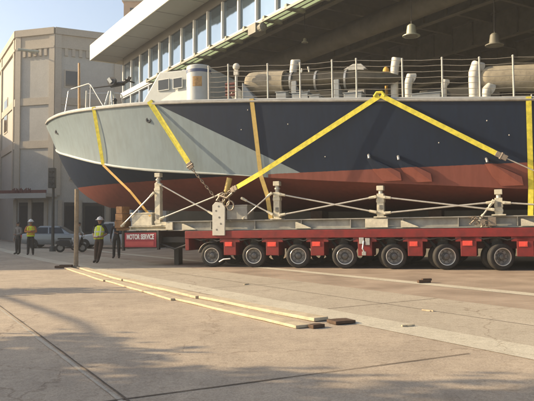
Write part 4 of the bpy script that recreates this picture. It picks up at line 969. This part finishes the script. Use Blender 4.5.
# ------------------------------------------------------------------ lumber on the ground
def G(x, y, dz=0): return Vector((x, y, gz(x, y)+dz))
def board(p, q, w, th, label, z0=.004, mt=None, tilt=0, group='boards laid along the kerb'):
    p, q = Vector(p), Vector(q); dr = (q-p).normalized(); nn = Vector((-dr.y, dr.x)); c = (p+q)/2
    m_ = MB(); n = max(2, int((q-p).length/.8)); rows = []
    for i in range(n+1):
        u = p+(q-p)*i/n; a, b2 = u-nn*w/2, u+nn*w/2; wz = .004*math.sin(i*1.9)
        rows.append([G(a.x, a.y, z0+wz), G(b2.x, b2.y, z0+wz+tilt), G(b2.x, b2.y, z0+th+wz+tilt), G(a.x, a.y, z0+th+wz)])
    m_.grid(rows, 0, True); m_.poly(rows[0][::-1]); m_.poly(rows[-1])
    cc = G(c.x, c.y, z0); o = m_.build('lumber_board', mt or M['ply'], None, cc, bevel=.006); o.location = cc
    return tag(o, label, 'board', group)
near = [Vector((-7.02, 22.6)), Vector((-4.22, 17.0)), Vector((-1.75, 12.45)), Vector((.50, 8.90))]
board(near[0], near[1], .24, .04, 'farthest board of the near lumber row, by the wooden post')
board(near[1]+Vector((.06, 0)), near[2], .24, .04, 'middle board of the near lumber row')
board(near[2]+Vector((.07, .05)), near[3], .24, .04, 'closest board of the near lumber row, its dark end towards the camera')
fr_ = [Vector((-6.60, 22.7)), Vector((-3.75, 17.1)), Vector((-1.3, 12.75)), Vector((.80, 9.5))]
board(fr_[0], fr_[1], .26, .05, 'farthest board of the lumber row nearer the transporter')
board(fr_[1]+Vector((.04, 0)), fr_[2], .26, .05, 'middle board of the lumber row nearer the transporter')
board(fr_[2]+Vector((.06, 0)), fr_[3], .26, .05, 'closest board of the lumber row nearer the transporter')
board(Vector((.60, 8.86)), Vector((.77, 8.98)), .12, .05, 'dark piece for the shaded end of the near lumber row', .0, M['darkwood'], group='dark offcuts')  # dark piece added for the shaded end face of the near board
board(Vector((.92, 9.22)), Vector((1.22, 9.36)), .26, .045, 'dark wooden offcut at the end of the far lumber row', .006, M['darkwood'], group='dark offcuts')
q = (5.2, 1.0)
m_ = MB(); m_.box(-.17, .15, -.05, .05, 0, .07); m_.box(-.05, .19, -.02, .07, .05, .10); o = m_.build('wood_scrap', M['darkwood'], bevel=.01); o.location = G(3.75, 15.3, .008); o.rotation_euler = (0, 0, R(15)); tag(o, 'small dark scrap of wood on the pale paving edge', 'scrap')
for (x, y, a) in ((1.95, 8.9, 20), (2.6, 10.4, -40), (-.5, 15.5, 60)):
    m_ = MB(); m_.box(-.10, .10, -.015, .015, 0, .02); m_.box(-.02, .05, -.03, .03, 0, .015); o = m_.build('wood_splinter', M['ply']); o.location = G(x, y, .008); o.rotation_euler = (0, 0, R(a)); tag(o, 'thin pale splinter of wood on the sidewalk slabs', 'splinter', 'splinters on the sidewalk')
m_ = MB(); m_.box(-.22, .22, -.1, .1, 0, .12); m_.box(-.4, -.2, -.05, .12, 0, .08); o = m_.build('wood_scrap', M['darkwood'], bevel=.01); o.location = G(-7.15, 22.85, .004); tag(o, 'dark lump of timber at the foot of the wooden post', 'scrap')

# ------------------------------------------------------------------ people
def person(label, loc, rz, J, cols, extras, scale=1.0):
    """J: joint positions; cols: material keys by region"""
    o = empty('person', (loc[0], loc[1], zed(*loc)), label, 'person', None, Matrix.Rotation(rz, 4, 'Z') @ Matrix.Scale(scale, 4))
    names = list(J); V = [Vector(J[n][:3]) for n in names]; rad = [J[n][3] for n in names]; ix = {n: i for i, n in enumerate(names)}
    E = [('pelvis', 'waist'), ('waist', 'chest'), ('chest', 'neck'), ('neck', 'chin'), ('chin', 'head'), ('head', 'crown')]
    for k in 'lr':
        E += [('chest', 'sh'+k), ('sh'+k, 'el'+k), ('el'+k, 'wr'+k), ('wr'+k, 'palm'+k), ('pelvis', 'hip'+k), ('hip'+k, 'kn'+k), ('kn'+k, 'an'+k), ('an'+k, 'toe'+k)]
    me = bpy.data.meshes.new('b'); me.from_pydata(V, [(ix[a], ix[b]) for a, b in E], []); ob = bpy.data.objects.new('b', me); COL.objects.link(ob)
    md = ob.modifiers.new('sk', 'SKIN'); md.branch_smoothing = .4
    for i, s in enumerate(me.skin_vertices[0].data): s.radius = (rad[i], rad[i]*(J[names[i]][4] if len(J[names[i]]) > 4 else 1)); s.use_root = names[i] == 'pelvis'
    ob.modifiers.new('ss', 'SUBSURF').levels = 2
    dg = bpy.context.evaluated_depsgraph_get(); b = bpy.data.meshes.new_from_object(ob.evaluated_get(dg)); COL.objects.unlink(ob); bpy.data.objects.remove(ob)
    mb = MB(); mb.v = [v.co.copy() for v in b.vertices]; segs = [(Vector(J[a][:3]), Vector(J[c][:3]), a, c) for a, c in E]
    def region(p):
        best = None
        for A, B, a, c in segs:
            dd = B-A; u = max(0, min(1, (p-A).dot(dd)/max(1e-6, dd.length_squared))); dist = (p-(A+dd*u)).length/((J[a][3]+J[c][3])/2+.02)
            if best is None or dist < best[0]: best = (dist, a, c, u)
        _, a, c, u = best; t = a+'>'+c
        if c in ('head', 'crown', 'chin'): return 0
        if c[:-1] == 'palm': return 0
        if c[:-1] == 'wr' and cols.get('short'): return 0
        if c[:-1] == 'toe' or (c[:-1] == 'an' and u > .85): return 3
        if c[:-1] in ('hip', 'kn', 'an') or (c == 'waist' and u < .5): return 2
        return 1
    for p in b.polygons: mb.face(p.vertices, region(p.center))
    # face: nose, ears, eyes, mouth ; hands: five fingers
    h = Vector(J['head'][:3]); f = Vector((0, 1, 0))
    if 'look' in cols: f = Vector(cols['look']).normalized()
    sd = f.cross(Vector((0, 0, 1))).normalized()
    mb.tube([h+f*.085+Vector((0, 0, .03)), h+f*.118+Vector((0, 0, -.015)), h+f*.09+Vector((0, 0, -.025))], [.010, .018, .008], 6, 0)
    for k in (-1, 1):
        mb.ellip(h+sd*k*.085+Vector((0, 0, .0)), .014, .022, .034, 8, 6, 0); mb.ellip(h+f*.086+sd*k*.032+Vector((0, 0, .022)), .012, .008, .009, 8, 5, 4)
    mb.tube([h+f*.086-sd*.025+Vector((0, 0, -.055)), h+f*.092+Vector((0, 0, -.053)), h+f*.086+sd*.025+Vector((0, 0, -.055))], .006, 5, 4)
    for k in 'lr':
        w, p = Vector(J['wr'+k][:3]), Vector(J['palm'+k][:3]); dr = (p-w).normalized(); sgn = 1 if k == 'r' else -1
        ac = dr.cross(Vector((1, 0, 0))); ac = ac.normalized() if ac.length > .2 else Vector((0, 1, 0)); cu = ac.cross(dr).normalized()*(-sgn)
        for i, ln in enumerate((.068, .078, .073, .056)):
            a = p+dr*.03+ac*(.026-.0175*i); mb.tube([a-dr*.02, a+dr*ln*.5+cu*.006, a+dr*ln*.82+cu*.022, a+dr*ln*.98+cu*.04], [.010, .009, .0085, .006], 6, 0)
        a = w+dr*.035+ac*.022; mb.tube([a, a+ac*.03+dr*.02, a+ac*.036+dr*.055+cu*.01], [.012, .0105, .008], 6, 0)
    body = mb.build('body', [M['skin'], M[cols['shirt']], M[cols['legs']], M['boot'], M['hair']], o, smooth=True, normals=False, angle=70)
    h = Vector(J['crown'][:3])
    if cols.get('hat'):
        m_ = MB(); c = h+Vector((0, 0, -.05)); m_.ellip(c, .125, .145, .125, 20, 8, 0, 0.0); m_.lathe(c+f*.02, (0, 0, 1), [(-.012, .15), (-.012, .165), (.004, .165), (.01, .12)], 24); m_.tube([c+f*-.12+Vector((0, 0, .06)), c+Vector((0, 0, .132)), c+f*.13+Vector((0, 0, .06))], .016, 6)
        m_.build('hard_hat', M['hat'], o, smooth=True)
    else:
        m_ = MB(); m_.ellip(h+Vector((0, 0, -.075))-f*.015, .098, .112, .11, 16, 8, 0, -.1); m_.build('hair', M['hair'], o, smooth=True)
    if cols.get('vest'):
        wst, ch, nk = (Vector(J[n][:3]) for n in ('waist', 'chest', 'neck')); pv = Vector(J['pelvis'][:3])
        ax = [(pv+Vector((0, 0, -.02)), .195, .155), (pv.lerp(wst, .6), .19, .15), (wst, .188, .15), (wst.lerp(ch, .5), .20, .155), (ch+Vector((0, 0, -.03)), .215, .155), (ch+Vector((0, 0, .06)), .19, .135), (nk+Vector((0, 0, -.035)), .10, .10)]
        m_ = MB(); rows = [[c+Vector((rx*math.cos(q), ry*math.sin(q), 0)) for q in [2*math.pi*i/24 for i in range(24)]] for c, rx, ry in ax]; m_.grid(rows, 0, True)
        vs = m_.build('safety_vest', M[cols['vest']], o, smooth=True, angle=60); sd_m = vs.modifiers.new('s', 'SOLIDIFY'); sd_m.thickness = .008
        m_ = MB()
        for j, hgt in ((1, .05), (3, .05)):
            c, rx, ry = ax[j]; m_.grid([[c+Vector(((rx+.006)*math.cos(q), (ry+.006)*math.sin(q), dz)) for q in [2*math.pi*i/24 for i in range(24)]] for dz in (-hgt/2, hgt/2)], 0, True)
        for k in (-1, 1):
            ribbon(m_, [ax[1][0]+Vector((k*.09, .145, 0)), ax[3][0]+Vector((k*.10, .15, 0)), ax[4][0]+Vector((k*.10, .145, 0)), ax[5][0]+Vector((k*.085, .13, .02))], .045, (1, 0, 0), .006)
            ribbon(m_, [ax[1][0]+Vector((k*.09, -.145, 0)), ax[3][0]+Vector((k*.10, -.15, 0)), ax[4][0]+Vector((k*.10, -.145, 0)), ax[5][0]+Vector((k*.085, -.13, .02))], .045, (1, 0, 0), .006)
        m_.build('reflective_strip', M[cols.get('strip', 'reflect')], vs, smooth=True)
    return o
def pose(**kw):
    J = dict(pelvis=(0, 0, .95, .135, .85), waist=(0, .0, 1.10, .125, .8), chest=(0, .0, 1.33, .15, .75), neck=(0, .01, 1.49, .055), chin=(0, .03, 1.555, .06), head=(0, .03, 1.64, .082, 1.1), crown=(0, .02, 1.73, .072, 1.1))
    for k, s in (('l', -1), ('r', 1)):
        J.update({'sh'+k: (s*.185, 0, 1.42, .074), 'el'+k: (s*.25, -.02, 1.14, .057), 'wr'+k: (s*.25, .05, .89, .034), 'palm'+k: (s*.245, .07, .81, .034, .6),
                  'hip'+k: (s*.095, 0, .90, .108), 'kn'+k: (s*.105, .02, .49, .080), 'an'+k: (s*.115, 0, .09, .064), 'toe'+k: (s*.14, .18, .038, .042)})
    for k, v in kw.items(): J[k] = (*v, *J[k][3:])
    return J
# worker at the far left, arms folded in front, turned slightly away
person('worker in a white hard hat and yellow vest with arms folded, at the far left', (-12.5, 33.9), R(195),
       pose(ell=(-.27, .05, 1.16), elr=(.27, .05, 1.16), wrl=(.02, .22, 1.14), palml=(.11, .22, 1.16), wrr=(-.02, .25, 1.2), palmr=(-.11, .24, 1.22)),
       dict(shirt='orangeshirt', legs='trouser', hat=1, vest='hivis', strip='hivisorange'), None, 1.05)
# second worker, leaning back with hands at the belt, beside the post
person('worker in a white hard hat and yellow vest standing near the wooden post', (-6.75, 25.85), R(172),
       pose(pelvis=(.03, .03, .95), waist=(.02, .02, 1.1), chest=(.0, -.01, 1.33), neck=(-.01, 0, 1.49), ell=(-.29, -.06, 1.15), elr=(.27, -.05, 1.15), wrl=(-.15, .13, 1.03), palml=(-.08, .18, 1.02), wrr=(.18, .12, 1.0), palmr=(.11, .17, .99),
            knl=(-.04, .05, .49), anl=(.06, .02, .09), toel=(.05, .17, .035), knr=(.14, .0, .49), anr=(.17, -.04, .09), toer=(.22, .10, .035), chin=(-.02, .03, 1.555), head=(-.02, .03, 1.64), crown=(-.02, .02, 1.73)),
       dict(shirt='navyshirt', legs='brownpants', hat=1, vest='hivis', short=1), None, 1.04)
person('bystander in a grey shirt beside the far left worker', (-13.35, 34.4), R(150),
       pose(ell=(-.27, .02, 1.15), wrl=(-.12, .2, 1.08), palml=(-.04, .24, 1.08)), dict(shirt='greyshirt', legs='trouser'), None, 1.0)
person('passer-by in a white shirt leaning forward next to the scooter', (-11.75, 39.4), R(250),
       pose(chest=(0, .12, 1.3), neck=(0, .2, 1.45), chin=(0, .24, 1.5), head=(0, .26, 1.58), crown=(0, .26, 1.67), waist=(0, .04, 1.1), shl=(-.185, .14, 1.38), shr=(.185, .14, 1.38), ell=(-.24, .2, 1.12), elr=(.24, .2, 1.12), wrl=(-.2, .4, 1.0), palml=(-.19, .47, .97), wrr=(.2, .4, 1.0), palmr=(.19, .47, .97), knl=(-.11, .16, .5), anl=(-.115, .12, .09), toel=(-.13, .28, .035), anr=(.115, -.2, .09), toer=(.13, -.04, .035)),
       dict(shirt='whiteshirt', legs='greyshirt'), None, 1.02)
person('bystander in dark clothes between the worker and the orange timber', (-6.95, 29.6), R(185),
       pose(ell=(-.26, .03, 1.14), wrl=(-.1, .2, 1.12), palml=(-.03, .25, 1.15)), dict(shirt='navyshirt', legs='trouser'), None, 1.02)
# ------------------------------------------------------------------ things outside the frame that throw the shadows seen in it
m_ = MB(); m_.box(-12, 0, 0, 52, -1, 13.6); m_.box(-12, .25, -.25, 52.25, 13.6, 14.0)
o = empty('brick_store', (-36, 27.3, 0), 'brick building on the other side of the street, left of the frame', 'building', None)
m_.build('wall', M['tan'], o)
m_ = MB()
for k in range(12): m_.box(-.02, .03, 2+k*4.1, 4+k*4.1, 5.5, 8); m_.box(-.02, .03, 2+k*4.1, 4+k*4.1, 9.5, 12)
m_.build('window', M['shopglass'], o)
def tree(x, y, h, cr, seed, lab, leaves=2600):
    rn = random.Random(seed); o = empty('street_tree', (x, y, zed(x, y)), lab, 'tree', 'street trees left of the frame'); m_ = MB()
    m_.tube([(0, 0, -.1), (.1, 0, h*.3), (-.05, .1, h*.62), (0, 0, h*.9)], [.26, .2, .12, .03], 10); tips = []
    for i in range(13):
        z = h*rn.uniform(.32, .8); a = rn.uniform(0, 6.28); l = cr*rn.uniform(.55, 1.05); e = Vector((l*math.cos(a), l*math.sin(a), z+l*rn.uniform(.2, .7)))
        md = e*.5+Vector((0, 0, z*.5+rn.uniform(-.1, .4))); md.z = (z+e.z)/2+.2; m_.tube([(0, 0, z), md, e], [.09, .055, .015], 6); tips += [md, e, e.lerp(md, .5)]
        for q in range(3):
            e2 = e+Vector((rn.uniform(-1, 1), rn.uniform(-1, 1), rn.uniform(-.2, .9)))*cr*.3; m_.tube([md.lerp(e, .5), e2], [.03, .01], 5); tips.append(e2)
    m_.build('trunk', M['bark'], o, smooth=True); lf = MB()
    for i in range(leaves):
        c = rn.choice(tips)+Vector((rn.gauss(0, .26), rn.gauss(0, .26), rn.gauss(0, .2))); u = Vector((rn.uniform(-1, 1), rn.uniform(-1, 1), rn.uniform(-1, 1))).normalized(); w = u.orthogonal().normalized(); s = rn.uniform(.09, .16)
        lf.quad(c-u*s, c-w*s*.5, c+u*s, c+w*s*.5)
    lf.build('crown', M['leaf'], o, normals=False)
tree(-16.2, 15.9, 6.6, 1.3, 1, 'slender street tree left of the frame, farthest from the camera', 1500)
tree(-13.6, 8.7, 5.3, 1.3, 2, 'street tree left of the frame, in the middle of its row', 2600)
tree(-12.4, 5.35, 8.2, 1.8, 5, 'broad street tree left of the frame, nearest the camera', 5200)
tree(-9.9, 6.0, 7.0, 1.4, 9, 'leaning street tree left of the frame, close beside the camera', 1500)
def mast(x, y, h, lab, arm):
    o = empty('lamp_mast', (x, y, zed(x, y)), lab, 'mast'); m_ = MB(); m_.tube([(0, 0, 0), (0, 0, h)], [.10, .07], 12); m_.build('pole', M['signalpole'], o, smooth=True)
    m_ = MB(); m_.tube([(0, 0, h-.2), (arm[0]*.5, arm[1]*.5, h+.15), (arm[0], arm[1], h)], [.06, .055, .05], 10); m_.build('arm', M['signalpole'], o, smooth=True)
MAST = mast(-21.0, 16.6, 6.4, 'steel mast with a long arm over the street, left of the frame', (5.4, -9.4))

# ------------------------------------------------------------------ warm late-day air
hz = bpy.data.materials.new('warm_haze'); hz.use_nodes = True; N_ = hz.node_tree.nodes; N_.remove(N_['Principled BSDF'])
pv_ = N_.new('ShaderNodeVolumePrincipled'); pv_.inputs['Color'].default_value = (.93, .93, .92, 1); pv_.inputs['Density'].default_value = HAZE; pv_.inputs['Anisotropy'].default_value = .2
hz.node_tree.links.new(pv_.outputs[0], N_['Material Output'].inputs['Volume'])
m_ = MB(); m_.box(-140, 140, -40, 170, -15, 45); tag(m_.build('haze', hz), kind='stuff')

# ------------------------------------------------------------------ light, sky, camera
AZ = Vector((-.985, .14)).normalized(); EL = R(22)
S = Vector((AZ.x*math.cos(EL), AZ.y*math.cos(EL), math.sin(EL)))
w = bpy.data.worlds.new('World'); SC.world = w; w.use_nodes = True; nt = w.node_tree
sk = nt.nodes.new('ShaderNodeTexSky'); sk.sky_type = 'NISHITA'; sk.sun_disc = False; sk.sun_elevation = EL; sk.sun_rotation = math.atan2(AZ.x, AZ.y); sk.air_density = 1.0; sk.dust_density = 2.2; sk.ozone_density = 1.0
nt.links.new(sk.outputs[0], nt.nodes['Background'].inputs[0]); nt.nodes['Background'].inputs[1].default_value = .13
ld = bpy.data.lights.new('sun', 'SUN'); ld.energy = 4.9; ld.angle = R(.5); ld.color = (1, .80, .53); lo = bpy.data.objects.new('sun', ld); COL.objects.link(lo); lo.rotation_euler = S.to_track_quat('Z', 'Y').to_euler()
cd = bpy.data.cameras.new('camera'); co = bpy.data.objects.new('camera', cd); COL.objects.link(co); co.location = (0, 0, 1.57)
co.rotation_euler = (R(90)+math.atan(21.5/640), 0, 0); cd.sensor_width = 36; cd.lens = 36*640/534; cd.clip_end = 3000; cd.clip_start = .1; SC.camera = co
vs = SC.view_settings; vs.view_transform = 'Standard'; vs.look = 'None'; vs.exposure = 0.86; vs.gamma = 1; vs.use_curve_mapping = False
